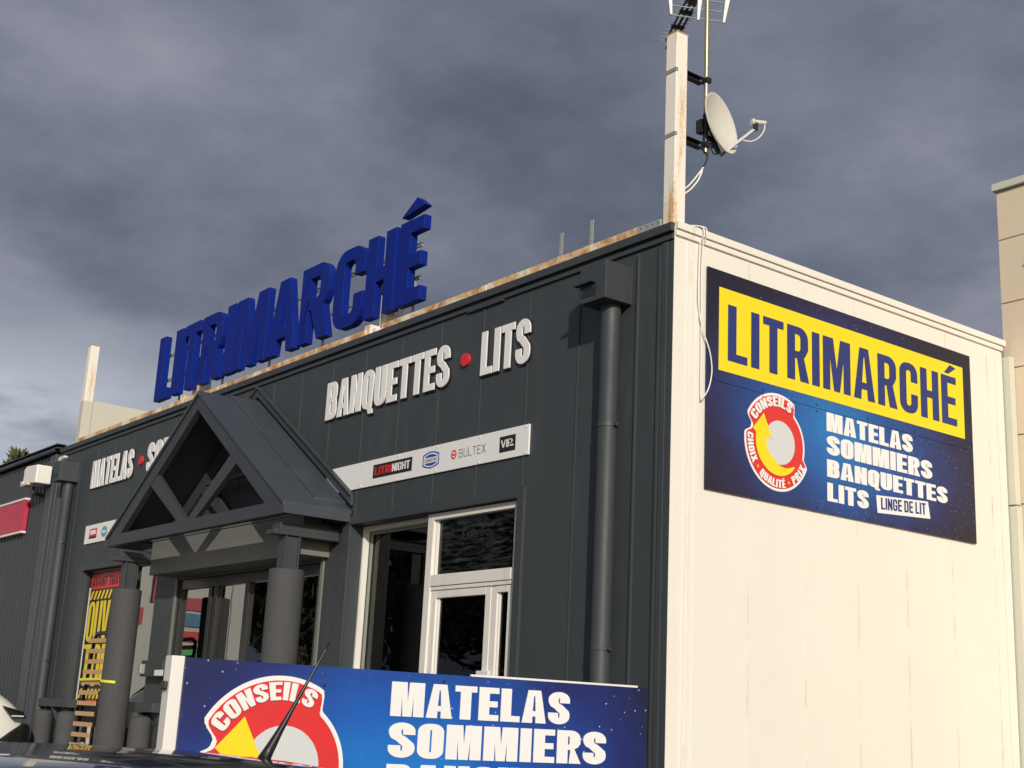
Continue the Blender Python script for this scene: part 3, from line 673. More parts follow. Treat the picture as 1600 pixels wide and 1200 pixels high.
# ================================================================ BADGE (slogan ring with an arrow)
def blob(cx, cz, R0, d):
    pts = []
    def sm_(a, lo, hi, e=5):
        f = lambda v: max(0, min(1, v)); u = f((a-lo+e)/(2*e))*f((hi-a+e)/(2*e)); return u*u*(3-2*u)
    for i in range(144):
        a = i*2.5; r = .84*R0
        a2 = a if a > -1 else a
        r = max(r, .84*R0+.21*R0*sm_(a2, 56, 155)); r = max(r, .84*R0+.16*R0*sm_(a2, 170, 340))
        r += d; pts.append((cx+r*math.cos(R(a)), cz+r*math.sin(R(a))))
    return pts
def badge(fr, cx, cz, R0, t, local=False):
    k = dict(local=local)
    MB().loops([blob(cx, cz, R0, 0)], fr, .002).obj('badge_border', WHITE2, t, **k)
    MB().loops([blob(cx, cz, R0, -.055*R0)], off(fr, .0025), .002).obj('badge_field', REDL, t, **k)
    # lighter inner field
    MB().loops([[(cx+(.06+.46*math.cos(R(a)))*R0, cz+(.02+.46*math.sin(R(a)))*R0) for a in range(0, 360, 8)]], off(fr, .005), .002).obj('badge_disc', PALEP, t, **k)
    # curved arrow sweeping clockwise from lower right to upper left
    o = [(cx+.68*R0*math.cos(R(a)), cz+.68*R0*math.sin(R(a))) for a in range(320, 164, -6)]
    i_ = [(cx+(.36+.30*max(0, (a-250)/75))*R0*math.cos(R(a)), cz+(.36+.30*max(0, (a-250)/75))*R0*math.sin(R(a))) for a in range(167, 322, 6)]
    hd_ = [(cx-.76*R0, cz+.20*R0), (cx-.44*R0, cz+.56*R0), (cx-.18*R0, cz+.06*R0)]
    MB().loops([o+hd_+i_], off(fr, .0075), .002).obj('badge_arrow', YELL, t, **k)
    f3 = off(fr, .010)
    arcword(f3, 'CONSEILS', cx, cz, .77*R0, .21*R0, 151, 62, .002).obj('lettering', WHITE2, t, **k)
    for wd, a0, a1 in (('CHOIX', 174, 215), ('QUALITÉ', 231, 284), ('PRIX', 300, 334)):
        arcword(f3, wd, cx, cz, .76*R0, .17*R0, a0, a1, .002, inward=True).obj('lettering', WHITE2, t, **k)
    dm = MB()
    for a in (223, 292): dm.loops([[(cx+.845*R0*math.cos(R(a))+.032*R0*math.cos(q*PI/6), cz+.845*R0*math.sin(R(a))+.032*R0*math.sin(q*PI/6)) for q in range(12)]], f3, .002)
    dm.obj('badge_dot', ORNG, t, **k)

# ================================================================ SIDE WALL BILLBOARD
t = thing('wall_billboard', 'blue bedding billboard with a yellow LITRIMARCHÉ band on the cream side wall', 'sign', (.015, 2.245, 3.41))
MB().loops([rect(.366, 4.331, 4.125, 5.303)], off(SIDE, .012), .012).loops([rect(.366, 3.409, 4.125, 4.327)], off(SIDE, .012), .012).obj('panel', PRINTW, t)
MB().loops([rect(.505, 4.428, 3.99, 5.155)], off(SIDE, .0245), .002).obj('yellow_band', YELL, t)
word(off(SIDE, .0275), 'LITRIMARCHÉ', .612, 3.865, 4.53, 5.022, .002, s=.185, t=.145, w=.50, gap=.085).obj('lettering', NAVYL, t)
kz = dict(s=.26, t=.18, w=.56, gap=.055)
for txt, x1, z0, z1 in (('MATELAS', 3.135, 4.147, 4.318), ('SOMMIERS', 3.43, 3.937, 4.112), ('BANQUETTES', 3.663, 3.736, 3.893), ('LITS', 2.458, 3.52, 3.684)):
    word(off(SIDE, .0245), txt, 1.885, x1, z0, z1, .003, **kz).obj('lettering', WHITE2, t)
MB().loops([[(2.586, 3.508), (3.38, 3.556), (3.35, 3.716), (2.57, 3.668)]], off(SIDE, .0245), .002).obj('white_tag', WHITE2, t)
sl = (SIDE[0]+V((.0275, 2.576, 3.588)), V((0, 1, .0)).normalized(), V((0, 0, 1)), V((1, 0, 0)))
sl = (sl[0], V((0, .998, .058)), V((0, -.02, 1)), sl[3])
word(sl, 'LINGE DE LIT', .06, .735, -.045, .063, .002, s=.17, t=.15, w=.52, gap=.10).obj('lettering', NAVYL, t)
badge(off(SIDE, .0245), 1.235, 3.925, .415, t)
for y in (.45, 1.05, 1.75, 2.47, 3.18, 3.88):
    for z in (5.27, 4.36, 4.30, 3.44): MB().loops([[(y+.009*math.cos(q*PI/4), z+.009*math.sin(q*PI/4)) for q in range(8)]], off(SIDE, .0245), .003).obj('screw', BLACKL, t)

# ================================================================ ENTRANCE GABLE
P = thing('entrance_porch', 'charcoal timber gable porch on two round concrete columns over the shop door', 'porch', (-7.33, -.5, G))
CX = -7.32; AZ = 5.235; TZ = 3.51; EZ = 3.635; HW = 2.47; sl_ = (AZ-EZ)/HW
# roof: two slopes, each a front sheet and a raised rear sheet
for sgn in (1, -1):
    r_ = MB(); q = lambda u, z: (CX+sgn*u, 0, z)
    def slab(mb, y0, y1, lift, th, u0=0.0, u1=HW):
        z0 = AZ+lift-u0*sl_; z1 = AZ+lift-u1*sl_
        mb.prism([(CX+sgn*u0, y0, z0), (CX+sgn*u1, y0, z1), (CX+sgn*u1, y0, z1-th), (CX+sgn*u0, y0, z0-th)], (0, y1-y0, 0))
    slab(r_, -.84, -.40, 0, .05); slab(r_, -.399, -.015, .022, .06, .0, HW-.14)
    slab(r_, -.399, -.015, .0, .04, HW-.139, HW)
    # turned-down eave board
    e = HW; r_.prism([(CX+sgn*(e+.002), -.83, EZ-.005), (CX+sgn*(e-.035), -.83, EZ-.005), (CX+sgn*(e-.035), -.83, TZ), (CX+sgn*(e+.002), -.83, TZ)], (0, .80, 0))
    r_.obj('roof_slope', CHAR3, P, .004)
    # rake flashing standing proud of the wall
    f_ = MB(); f_.prism([(CX+sgn*-.0, -.05, AZ+.20), (CX+sgn*(HW+.02), -.05, AZ+.20-(HW+.02)*sl_), (CX+sgn*(HW+.02), -.05, AZ+.07-(HW+.02)*sl_), (CX, -.05, AZ+.07)], (0, .04, 0))
    f_.prism([(CX+sgn*.0, -.075, AZ+.20), (CX+sgn*(HW+.02), -.075, AZ+.20-(HW+.02)*sl_), (CX+sgn*(HW+.02), -.075, AZ+.175-(HW+.02)*sl_), (CX, -.075, AZ+.175)], (0, .024, 0))
    f_.obj('rake_flashing', CHAR2, P, .003)
# gable frame: barge boards, tie beam, two V struts
def gable(y0, y1, name, mat):
    g_ = MB(); d = (0, y1-y0, 0); bw_ = .235
    g_.loops([[(CX-HW+.06, TZ+.0), (CX+HW-.06, TZ+.0), (CX+HW-.02, EZ-.06), (CX, AZ-.055), (CX-HW+.02, EZ-.06)], [(CX-2.0, TZ+.145), (CX, AZ-bw_), (CX+2.0, TZ+.145)]], (V((0, y1, 0)), V((1, 0, 0)), V((0, 0, 1)), V((0, -1, 0))), y1-y0)
    g_.obj(name, mat, P, .005)
    for sgn in (1, -1):
        s = MB(); s.prism([(CX+sgn*1.09, y0+.008, 4.36), (CX+sgn*1.27, y0+.008, 4.235), (CX+sgn*.26, y0+.008, TZ+.147), (CX+sgn*.02, y0+.008, TZ+.147)], (0, (y1-y0)-.016, 0)); s.obj('strut', mat, P, .004)
gable(-.82, -.74, 'gable_frame', CHAR2); gable(-.13, -.06, 'gable_frame', CHAR)
by = MB(); by.box((CX-1.0, -.74, 4.30), (CX+1.0, -.70, 4.36)) if False else by.box((CX-.05, -.74, 4.98), (CX+.05, -.13, 5.10)); by.obj('ridge_beam', CHAR, P)
for sgn in (1, -1):
    cxx = CX+sgn*2.17
    c = MB(); c.lathe((cxx, -.57, 0), [(.188, G), (.188, 2.95), (.17, 2.962), (.02, 2.965)], 36); c.obj('column', CONC, P, smooth='auto')
    h_ = MB(); a = .085
    h_.box((cxx-a, -.57-a, 2.962), (cxx+a, -.57-a+.014, 3.31)); h_.box((cxx-a, -.57+a-.014, 2.962), (cxx+a, -.57+a, 3.31)); h_.box((cxx-.06, -.57-a+.014, 2.962), (cxx+.055, -.57+a-.014, 3.31)); h_.obj('post_stub', CHAR2, P, .002)
    b = MB(); b.box((cxx-.11, -.80, 3.315), (cxx+.09, -.02, 3.365)); b.box((cxx-.10, -.735, 3.365), (cxx+.08, -.02, TZ-.07)); b.obj('plate_beam', CHAR2, P, .004)
# horizontal tie bar inside the porch, under the ridge
fl = MB(); fl.box((CX-.75, -.30, 4.22), (CX+.35, -.24, 4.27)); fl.obj('inner_tie', CHAR2, P)

# ================================================================ THINGS IN FRONT OF THE SHOP
def bollard(name='bollard'):
    t = thing('bollard', 'squat charcoal concrete bollard left of the slatted bed base, the farther of the pair', 'bollard', (-13.0, -.25, G), 0, 'round-topped concrete bollards by the shop wall')
    c = MB(); c.lathe((-13.0, -.25, 0), [(.15, G), (.15, G+.02), (.14, G+.03), (.14, 1.30), (.125, 1.345), (.08, 1.365), (.01, 1.37)], 28); c.obj('shaft', CONC, t, smooth='auto')
    c = MB(); c.lathe((-13.0, -.25, 0), [(.16, G+.002), (.16, G+.018)], 28); c.obj('base_ring', DARK, t); return t
b0 = bollard()
dup(b0, (-11.97, -.25, G), 'squat charcoal concrete bollard just left of the slatted bed base')
dup(b0, (-9.36, -.24, G), 'squat charcoal concrete bollard between the porch column and the entrance door')
def ledge(label, x0, x1, bx):
    t = thing('wall_ledge', label, 'ledge', ((x0+x1)/2, 0, 1.4))
    MB().box((x0, -.14, 1.415), (x1, -.002, 1.535)).obj('board', CHAR2, t, .006)
    for x in bx: MB().prism([(x-.02, -.004, 1.41), (x-.02, -.13, 1.41), (x-.02, -.004, 1.14)], (.04, 0, 0)).prism([(x+.02, -.004, 1.41), (x+.34, -.004, 1.255), (x+.02, -.004, 1.255)], (0, -.03, 0)).obj('bracket', CHAR, t)
ledge('charcoal board ledge on a bracket low on the wall below the poster', -13.68, -12.3, (-13.05,))
ledge('charcoal board ledge on a bracket low on the wall between column and door', -10.5, -9.27, (-9.75,))
t = thing('wall_box', 'dark letter box with a small white plate on the wall beside the door', 'box', (-9.45, -.1, 1.86))
MB().box((-9.83, -.12, 1.87), (-9.14, -.002, 2.08)).obj('body', CHAR, t, .004)
MB().box((-9.36, -.126, 1.882), (-9.09, -.121, 1.955)).obj('plate', WHITE2, t)
MB().box((-9.76, -.19, 1.90), (-9.68, -.121, 2.03)).obj('speaker', GALV, t, .01)
# slatted bed base stood on end against the column
t = thing('slatted_bed_base', 'slatted bed base with pale wood slats stood on end against the porch column', 'bed base', (-10.0, -.58, G))
bx = lambda z: -.185*(2.38-z)
bl = MB()
bl.tube([(-10.62+bx(G), -.50, G), (-10.61+bx(2.30), -.50, 2.30), (-10.58, -.50, 2.38), (-10.50, -.50, 2.42), (-9.96, -.50, 2.42), (-9.87, -.50, 2.38), (-9.84+bx(2.3), -.50, 2.30), (-9.84+bx(G), -.50, G)], .026, 8)
bl.obj('frame', BLACKP, t, smooth=True)
for i in range(15):
    z = 2.315-.137*i
    if z < .36: break
    s = MB(); s.box((-10.62+bx(z), -.575, z-.031), (-9.965+bx(z), -.556, z+.028)); s.obj('slat', WOOD, t, .004)
    for x in (-10.63+bx(z), -9.985+bx(z)): MB().box((x-.0, -.5555, z-.029), (x+.05, -.52, z+.026)).obj('slat_cap', BLACKP, t)
# strap
sp = MB(); pts = [(-10.72, -.60, 1.80), (-9.95, -.60, 1.81), (-9.76, -.62, 1.79)]
for k in range(9):
    a = R(215+k*15); pts.append((CX-2.17+.196*math.cos(a), -.57+.196*math.sin(a), 1.785-.002*k))
for (x0, y0, z0), (x1, y1, z1) in zip(pts, pts[1:]): sp.poly([(x0, y0, z0-.016), (x1, y1, z1-.016), (x1, y1, z1+.016), (x0, y0, z0+.016)])
so_ = sp.obj('strap', TYEL); md = so_.modifiers.new('sol', 'SOLIDIFY'); md.thickness = .004
tag(so_, 'yellow strap tying the slatted bed base to the porch column', 'strap')
# poster behind the left window
t = thing('window_poster', 'black and yellow sale poster with a red top band in the left shop window', 'poster', (-11.9, .1, .85))
PF = off(FRONT, -.112)
MB().loops([rect(-12.71, .83, -11.0, 3.41)], (PF[0]+V((0, .0045, 0)), PF[1], PF[2], PF[3]), .003).obj('sheet', BLACKL, t)
MB().loops([rect(-12.715, .83, -12.665, 3.2)], off(PF, .0), .002).obj('white_edge', WHITE2, t)
MB().loops([rect(-12.66, 3.17, -11.0, 3.40)], PF, .002).obj('red_band', REDL, t)
word(off(PF, .0025), 'AVANT TRAVAUX', -12.62, -11.1, 3.21, 3.35, .001, s=.2, t=.17).obj('lettering', BLACKL, t)
hz = MB()
for i in range(11): hz.loops([[(-12.655+.145*i, 3.015), (-12.585+.145*i, 3.015), (-12.50+.145*i, 3.145), (-12.57+.145*i, 3.145)]], PF, .002)
hz.obj('hazard_stripes', YELP, t); hz = MB()
for i in range(11): hz.loops([[(-12.655+.145*i, 1.56), (-12.585+.145*i, 1.56), (-12.50+.145*i, 1.70), (-12.57+.145*i, 1.70)]], PF, .002)
hz.obj('hazard_stripes', YELP, t)
word(PF, 'OUVERT', -12.64, -10.98, 2.39, 2.985, .002, s=.20, t=.10, w=.56, gap=.055).obj('lettering', YELP, t)
word(PF, 'TOUS', -12.645, -11.2, 1.74, 2.345, .002, s=.19, t=.10, w=.56, gap=.05).obj('lettering', YELP, t)
MB().loops([rect(-12.3, 1.50, -11.9, 1.545)], PF, .002).obj('red_mark', REDL, t)
word(PF, 'LITS', -12.45, -11.2, .90, 1.2, .002, s=.20, t=.12, w=.5, gap=.1).obj('lettering', WHITE2, t)

# ================================================================ SATELLITE DISH AND AERIAL ON THE CORNER POST
t = thing('aerial_mast', 'upright steel aerial mast bracketed off the corner post', 'mast', (-.04, .385, 6.35))
MB().tube([(-.04, .385, 6.36), (-.04, .385, 9.0)], .021, 12).obj('tube', BRASS, t, smooth='auto')
MB().tube([(-.04, .385, 6.40), (-.04, .385, 6.72)], .027, 12).obj('sleeve', DARK, t, smooth='auto')
for z in (7.02, 6.405):
    b = MB(); b.box((-.115, .14, z), (-.108, .37, z+.05)); b.box((-.115, .14, z), (-.055, .37, z+.008)); b.box((-.115, .14, z+.05), (-.055, .37, z+.056))
    b.box((-.075, .36, z), (-.005, .415, z+.045)); b.obj('bracket_arm', DARK, t)
    MB().box((-.125, .136, z-.005), (-.045, .152, z+.06)).obj('bracket_plate', GALV, t)
dn = V((.950, .268, .158)).normalized(); DC = V((.012, .535, 6.675))
dish = thing('satellite_dish', 'off-white satellite dish on the mast beside the corner post', 'dish', DC)
dq = dn.to_track_quat('Z', 'Y'); dish.rotation_mode = 'QUATERNION'; dish.rotation_quaternion = dq
db = MB(); n = 40; rings = []; ra, rb = .272, .276
for fr_ in (0.02, .25, .5, .75, .92, 1.0):
    rings.append([(ra*fr_*math.cos(a*2*PI/n), rb*fr_*math.sin(a*2*PI/n), .075*fr_*fr_-.075) for a in range(n)])
rings.append([(ra*1.03*math.cos(a*2*PI/n), rb*1.03*math.sin(a*2*PI/n), .0) for a in range(n)])
rings.append([(ra*1.03*math.cos(a*2*PI/n), rb*1.03*math.sin(a*2*PI/n), -.014) for a in range(n)])
for fr_ in (.92, .7, .4, .02): rings.append([(ra*fr_*math.cos(a*2*PI/n), rb*fr_*math.sin(a*2*PI/n), .075*fr_*fr_-.075-.010) for a in range(n)])
db.loft(rings); db.obj('reflector', OFFW, dish, smooth='auto', local=True)
inv = dq.inverted()
def dl(p): return inv @ (V(p)-DC)
DN_ = (V((0, 0, -1))+dn*dn.z).normalized(); BK = DC-dn*.105
bk = MB()
bk.tube([dl((-.045, .39, 6.62)), dl(BK+V((0, -.05, 0))), dl(BK)], .03, 8); bk.tube([dl((-.05, .40, 6.52)), dl(BK+DN_*.14), dl(BK+DN_*.27+dn*.03)], .024, 8); bk.tube([dl(BK-DN_*.09), dl(BK+DN_*.2)], .028, 6)
bk.obj('back_mount', DARK, dish, local=True)
bk = MB(); bk.box((-.035, -.03, -.06), (.03, .03, .06)); bmesh.ops.transform(bk.bm, matrix=Matrix.Translation(dl((-.06, .35, 6.60))) @ inv.to_matrix().to_4x4(), verts=bk.bm.verts); bk.obj('clamp', DARK, dish, local=True)
LN = V((.141, .815, 6.665)); am = MB(); am.tube([dl((-.06, .593, 6.402)), dl(LN)], .017, 4); am.obj('feed_arm', GALV, dish, local=True)
fd = V((.42, .90, .05)).normalized()
ln_ = MB(); ln_.tube([dl(LN-V((0, 0, .01))), dl(LN+V((.0, .01, .055)))], .024, 10); ln_.obj('feed_clamp', BLACKP, dish, smooth='auto', local=True)
ln_ = MB(); h0 = LN+V((0, .0, .065)); ln_.tube([dl(h0-fd*.035), dl(h0-fd*.008)], [.031, .028], 14); ln_.obj('feed_horn', OFFW, dish, smooth='auto', local=True)
ln_ = MB(); ln_.tube([dl(h0+fd*.0), dl(h0+fd*.10)], [.022, .020], 14); ln_.obj('feed_body', OFFW, dish, smooth='auto', local=True)
cb_ = MB(); cb_.tube(spl([dl(q) for q in (h0+fd*.09, h0+fd*.085+V((0, 0, -.07)), h0+fd*.05+V((0, -.02, -.15)), h0+V((0, -.05, -.20)), h0+V((-.02, -.13, -.21)))]), .006, 6); cb_.obj('feed_cable', WHITE, dish, smooth=True, local=True)
# cables
cbl = MB()
cbl.tube(spl([(-.02, .33, 6.42), (-.02, .31, 6.38), (-.02, .36, 6.35), (-.02, .385, 6.32), (-.02, .38, 6.28), (-.03, .35, 6.21)]), .007, 6); cbl.tube(spl([(-.0, .40, 6.43), (0, .44, 6.36), (0, .50, 6.38), (0, .47, 6.45), (0, .43, 6.46)]), .006, 6); cbl.tube(spl([(0, .40, 6.42), (-.02, .39, 6.30)]), .006, 6)
tag(cbl.obj('black_cable', BLACKP, None, smooth=True), 'looped black coax cables hanging below the satellite dish mount', 'cable')
cbl = MB(); cbl.tube(spl([(-.03, .355, 6.215), (-.04, .29, 6.12), (-.06, .20, 6.0), (-.07, .13, 5.95)]), .008, 6); cbl.tube(spl([(-.03, .34, 6.18), (-.04, .30, 6.08), (-.06, .22, 5.97), (-.07, .13, 5.90)]), .008, 6)
tag(cbl.obj('white_cable', WHITE, None, smooth=True), 'pair of white coax cables slanting down to the corner post', 'cable')
cbl = MB()
cbl.tube(spl([(-.06, .13, 5.62), (.02, .2, 5.62), (.066, .262, 5.606), (.07, .268, 5.53), (.036, .258, 5.47), (.03, .254, 5.2), (.03, .256, 4.95), (.03, .30, 4.75), (.034, .385, 4.57), (.036, .415, 4.40), (.034, .38, 4.24), (.03, .305, 4.13)]), .006, 6)
cbl.tube(spl([(-.06, .15, 5.63), (.02, .25, 5.63), (.068, .295, 5.608), (.072, .297, 5.53), (.036, .294, 5.47), (.022, .292, 5.2), (.022, .297, 4.7), (.022, .30, 4.12)]), .005, 6)
tag(cbl.obj('white_cable', WHITE, None, smooth=True), 'thin white cables draped over the cap of the cream wall beside the billboard', 'cable')
# UHF aerial seen almost end on
ae = thing('television_aerial', 'television aerial with a white-barred reflector clamped to the mast above the post', 'aerial', (-.04, .385, 7.75))
AO = V((-.0864, .3028, 7.7497)); A1 = V((-.879, .477, 0)); A2 = V((.477, .879, 0)); AZ_ = V((0, 0, 1))
for u, z0, ut in ((-.239, -.111, -.285), (.008, -.132, .05), (.244, -.124, .335)):
    rp = MB(); c0 = AO+A2*u+AZ_*z0; c1 = AO+A2*ut+AZ_*(z0+.62)
    rp.loft([[c0-A2*.010, c0+A2*.010, c0+A2*.010-A1*.02, c0-A2*.010-A1*.02], [c1-A2*.040, c1+A2*.040, c1+A2*.040-A1*.02, c1-A2*.040-A1*.02]]); rp.obj('reflector_bar', WHITE, ae, .003)
for i in range(6):
    rd = MB(); z = -.10+.095*i; rd.tube([AO+A2*(-.25-.008*i)+AZ_*z+A1*.008, AO+A2*(.262+.014*i)+AZ_*z+A1*.008], .006, 6); rd.obj('reflector_rod', GALV, ae)
bm_ = MB()
bm_.tube([AO+AZ_*.17+A2*.0, AO+A1*1.0+AZ_*.13], .013, 6); bm_.tube([AO+A1*.05+AZ_*.17+A2*.05, AO+A1*.85+AZ_*.13+A2*.045], .011, 6); bm_.tube([AO+A1*.05+AZ_*.17-A2*.05, AO+A1*.85+AZ_*.13-A2*.045], .011, 6)
for s in (.35, .62): bm_.tube([AO+A1*s+AZ_*.15-A2*.06, AO+A1*s+AZ_*.15+A2*.06], .022, 6)
bm_.tube([(-.04, .385, 7.90), AO+AZ_*.17], .014, 6)
bm_.obj('boom', BLACKP, ae)
MB().tube([AO+A1*.0+AZ_*.17, AO+A1*.16+AZ_*.16], .055, 8).obj('dipole_box', paint('rust_brown_plastic', (.10, .045, .03), .6), ae)
for i in range(11):
    c0 = AO+A1*(.22+.07*i)+AZ_*.145; hw = .10-.001*i
    MB().tube([c0-A2*hw+AZ_*.02, c0+A2*hw+AZ_*.02], .0045, 5).obj('director_rod', GALV, ae)

# ================================================================ NEIGHBOUR ON THE LEFT
N = thing('neighbour_building', 'low dark corrugated shed with a red sign adjoining the shop on the left', 'building', (-22, 3, G))
cw = MB(); prof = []
x = -34.0
while x < -14.9:
    prof += [(x, .014), (x+.03, .0), (x+.10, .0), (x+.13, .014)]; x += .18
v0 = [cw.bm.verts.new((a, b, G)) for a, b in prof]; v1 = [cw.bm.verts.new((a, b, 5.54)) for a, b in prof]
for i in range(len(prof)-1): cw.bm.faces.new((v0[i], v0[i+1], v1[i+1], v1[i]))
cw.box((-34, .05, G), (-14.9, 5, 5.5)); cw.obj('wall', CHAR2, N)
MB().box((-14.9, -.05, G), (-14.62, .3, 5.52)).box((-14.62, -.02, G), (-14.5, .2, 5.50)).obj('corner_trim', CHAR3, N, .004)
MB().box((-14.30, -.06, G), (-14.15, -.002, 5.40)).obj('joint_cover', CHAR3, N, .004)
ro = MB(); ro.box((-34, -.10, 5.60), (-14.50, .06, 5.68)); ro.box((-34, -.1, 5.62), (-14.5, 5, 5.66))
x = -33.9
while x < -14.6: ro.prism([(x, -.12, 5.565), (x+.07, -.12, 5.565), (x+.06, -.12, 5.60), (x+.01, -.12, 5.60)], (0, .1, 0)); x += .16
ro.obj('eave', CHAR2, N)
ky = thing('mortar_patch', 'small pale mortar patch at the roof joint above the left hopper', 'patch', (-14.35, -.05, 5.3))
MB().prism([(-14.45, -.06, 5.44), (-14.2, -.06, 5.44), (-14.18, -.06, 5.30), (-14.5, -.06, 5.27)], (0, .058, 0)).obj('patch', PALEG, ky)
t = thing('red_sign', 'plain red sign panel with pale edges on the dark corrugated shed', 'sign', (-18, -.05, 4.3))
MB().box((-24, -.075, 4.32), (-15.83, -.005, 4.865)).obj('panel', REDP, t)
MB().box((-24, -.085, 4.866), (-15.83, -.0, 4.90)).box((-24, -.085, 4.285), (-15.83, -.0, 4.319)).obj('edge_strip', WHITE, t)
t = thing('floodlight', 'white boxy floodlight housing on the dark shed beside the left hopper', 'lamp', (-14.6, -.25, 5.0))
MB().prism([(-15.28, -.34, 5.04), (-14.62, -.34, 4.99), (-14.62, -.34, 5.30), (-15.16, -.34, 5.33), (-15.28, -.34, 5.28)], (0, .26, 0)).obj('housing', WHITE, t, .02)
MB().box((-15.32, -.36, 4.99), (-14.95, -.12, 5.03)).box((-15.30, -.37, 5.02), (-15.20, -.34, 5.07)).obj('visor', OFFW, t, .006)
MB().tube([(-15.1, -.2, 5.0), (-15.1, -.2, 4.88), (-15.1, -.02, 4.86)], .03, 8).box((-14.9, -.09, 5.05), (-14.7, 0, 5.2)).obj('bracket', DARK, t)
# conifer tip beyond the shed
def conifer(label, x, y, z0, z1, rmax, n, col, seed):
    rnd = random.Random(seed); t = thing('tree', label, 'tree', (x, y, z0)); MB().tube([(x, y, z0), (x, y, z1-.3)], [.22, .03], 8).obj('trunk', BARK, t)
    c = MB()
    for i in range(n):
        h = rnd.random()**.8; z = z0+1.2+(z1-z0-1.2)*h; rr_ = rmax*(1-h)**.75*(.35+.75*rnd.random())+.05; a = rnd.random()*2*PI
        p = V((x+rr_*math.cos(a), y+rr_*math.sin(a), z)); s = .10+.18*rnd.random(); d = V((rnd.gauss(0, 1), rnd.gauss(0, 1), rnd.gauss(.6, 1))).normalized(); e = d.orthogonal().normalized()*s*.4
        c.poly([p-e, p+e, p+d*s*1.6])
    c.obj('crown', col, t); return t
conifer('small green tree tip showing above the dark shed roof at far left', -32.2, 4.6, G, 8.45, 1.15, 4200, LEAF, 3)

# ================================================================ NEIGHBOUR ON THE RIGHT
N = thing('neighbour_building', 'taller beige panelled building rising behind the cream wall at far right', 'building', (6, 8, G))
be = MB(); z = 7.30; zs = [7.30, 6.745, 6.035, 5.32, 4.605, 3.89, 3.175, 2.46, 1.745, 1.03, G]
for a, b in zip(zs, zs[1:]):
    for x0, x1 in ((-.035, 2.4), (2.4, 4.9), (4.9, 7.4), (7.4, 12)): be.box((x0+.004, 4.83, b+.006), (x1-.004, 4.95, a-.006))
be.obj('wall_panel', BEIGE, N, .003)
MB().box((-.025, 4.86, G), (11.98, 12, 7.28)).obj('core', GREYL, N)
MB().box((-.06, 4.785, 7.305), (12.05, 12.05, 7.385)).obj('coping', PALEG, N, .004)
MB().box((.0, 4.735, G), (.10, 4.825, 3.86)).box((.0, 4.735, 3.875), (.09, 4.825, 5.42)).obj('corner_flashing', PALEG, N, .004)
t = thing('shadow_wedge', 'grey wedge plate standing in for a cast shadow on the beige building at the right edge', 'bracket', (.42, 4.7, 6.3))
MB().prism([(.30, 4.828, 6.42), (.66, 4.828, 6.42), (.66, 4.828, 6.82)], (0, -.05, 0)).obj('plate', GREYL, t, .004)  # grey wedge drawn in place of a shadow cast on the beige wall

# ================================================================ FOREGROUND ADVERTISING BOARD
LB = V((2.150, -4.885, 0)); RB_ = V((2.487, -2.576, 0)); ub = (RB_-LB).normalized(); rzb = math.atan2(ub.y, ub.x)
gb = ground_z(-3.9)
t = thing('advertising_board', 'big blue freestanding bedding board listing MATELAS and SOMMIERS in the foreground', 'sign', (LB.x, LB.y, 0), rzb)
# local frame: x along the board, -y towards the camera
BF = (V((0, 0, 0)), V((1, 0, 0)), V((0, 0, 1)), V((0, -1, 0)))
LEN = 2.333; BT = 1.703; BZ = .42
MB().loops([rect(0, BZ, LEN, BT)], BF, .012).obj('panel', PRINTB, t, local=True)
MB().box((-.055, .002, BZ), (0.0, .10, BT+.004)).box((0.001, .002, BZ), (LEN-.3, .10, BZ+.03)).obj('side_frame', WHITE, t, .003, local=True)
MB().box((1.35, .003, BT-.03), (LEN-.045, .02, BT+.010)).obj('top_rail', WHITE, t, .002, local=True)
MB().box((0, .05, BZ+.03), (LEN-.08, .09, BT-.03)).obj('back_panel', GREYM, t, local=True)
MB().box((-.070, .02, BT-.135), (-.0555, .08, BT-.10)).obj('latch', DARK, t, .006, local=True)
for x in (.25, LEN-.3):
    MB().box((x-.03, .02, gb-.15), (x+.03, .049, BZ+.2)).obj('leg', GALV, t, local=True)
    MB().box((x-.04, -.28, ground_z(-4.5 if x < 1 else -2.9)+.0), (x+.04, .38, ground_z(-4.5 if x < 1 else -2.9)+.05)).obj('foot', DARK, t, .005, local=True)
B2 = off(BF, .0125)
for txt, x1, z0, z1 in (('MATELAS', 1.882, 1.508, 1.658), ('SOMMIERS', 2.096, 1.33, 1.482), ('BANQUETTES', 2.27, 1.155, 1.302), ('LITS', 1.45, .975, 1.12)):
    word(B2, txt, .942, x1, z0, z1, .003, **kz).obj('lettering', WHITE2, t, local=True)
badge(B2, .432, 1.272, .362, t, True)
for x in (.06, .62, 1.2, 1.75, 2.2):
    MB().loops([[(x+.007*math.cos(q*PI/4), 1.672+.007*math.sin(q*PI/4)-.05*(x in (.62, 2.2))) for q in range(8)]], B2, .003).obj('screw', BLACKL, t, local=True)

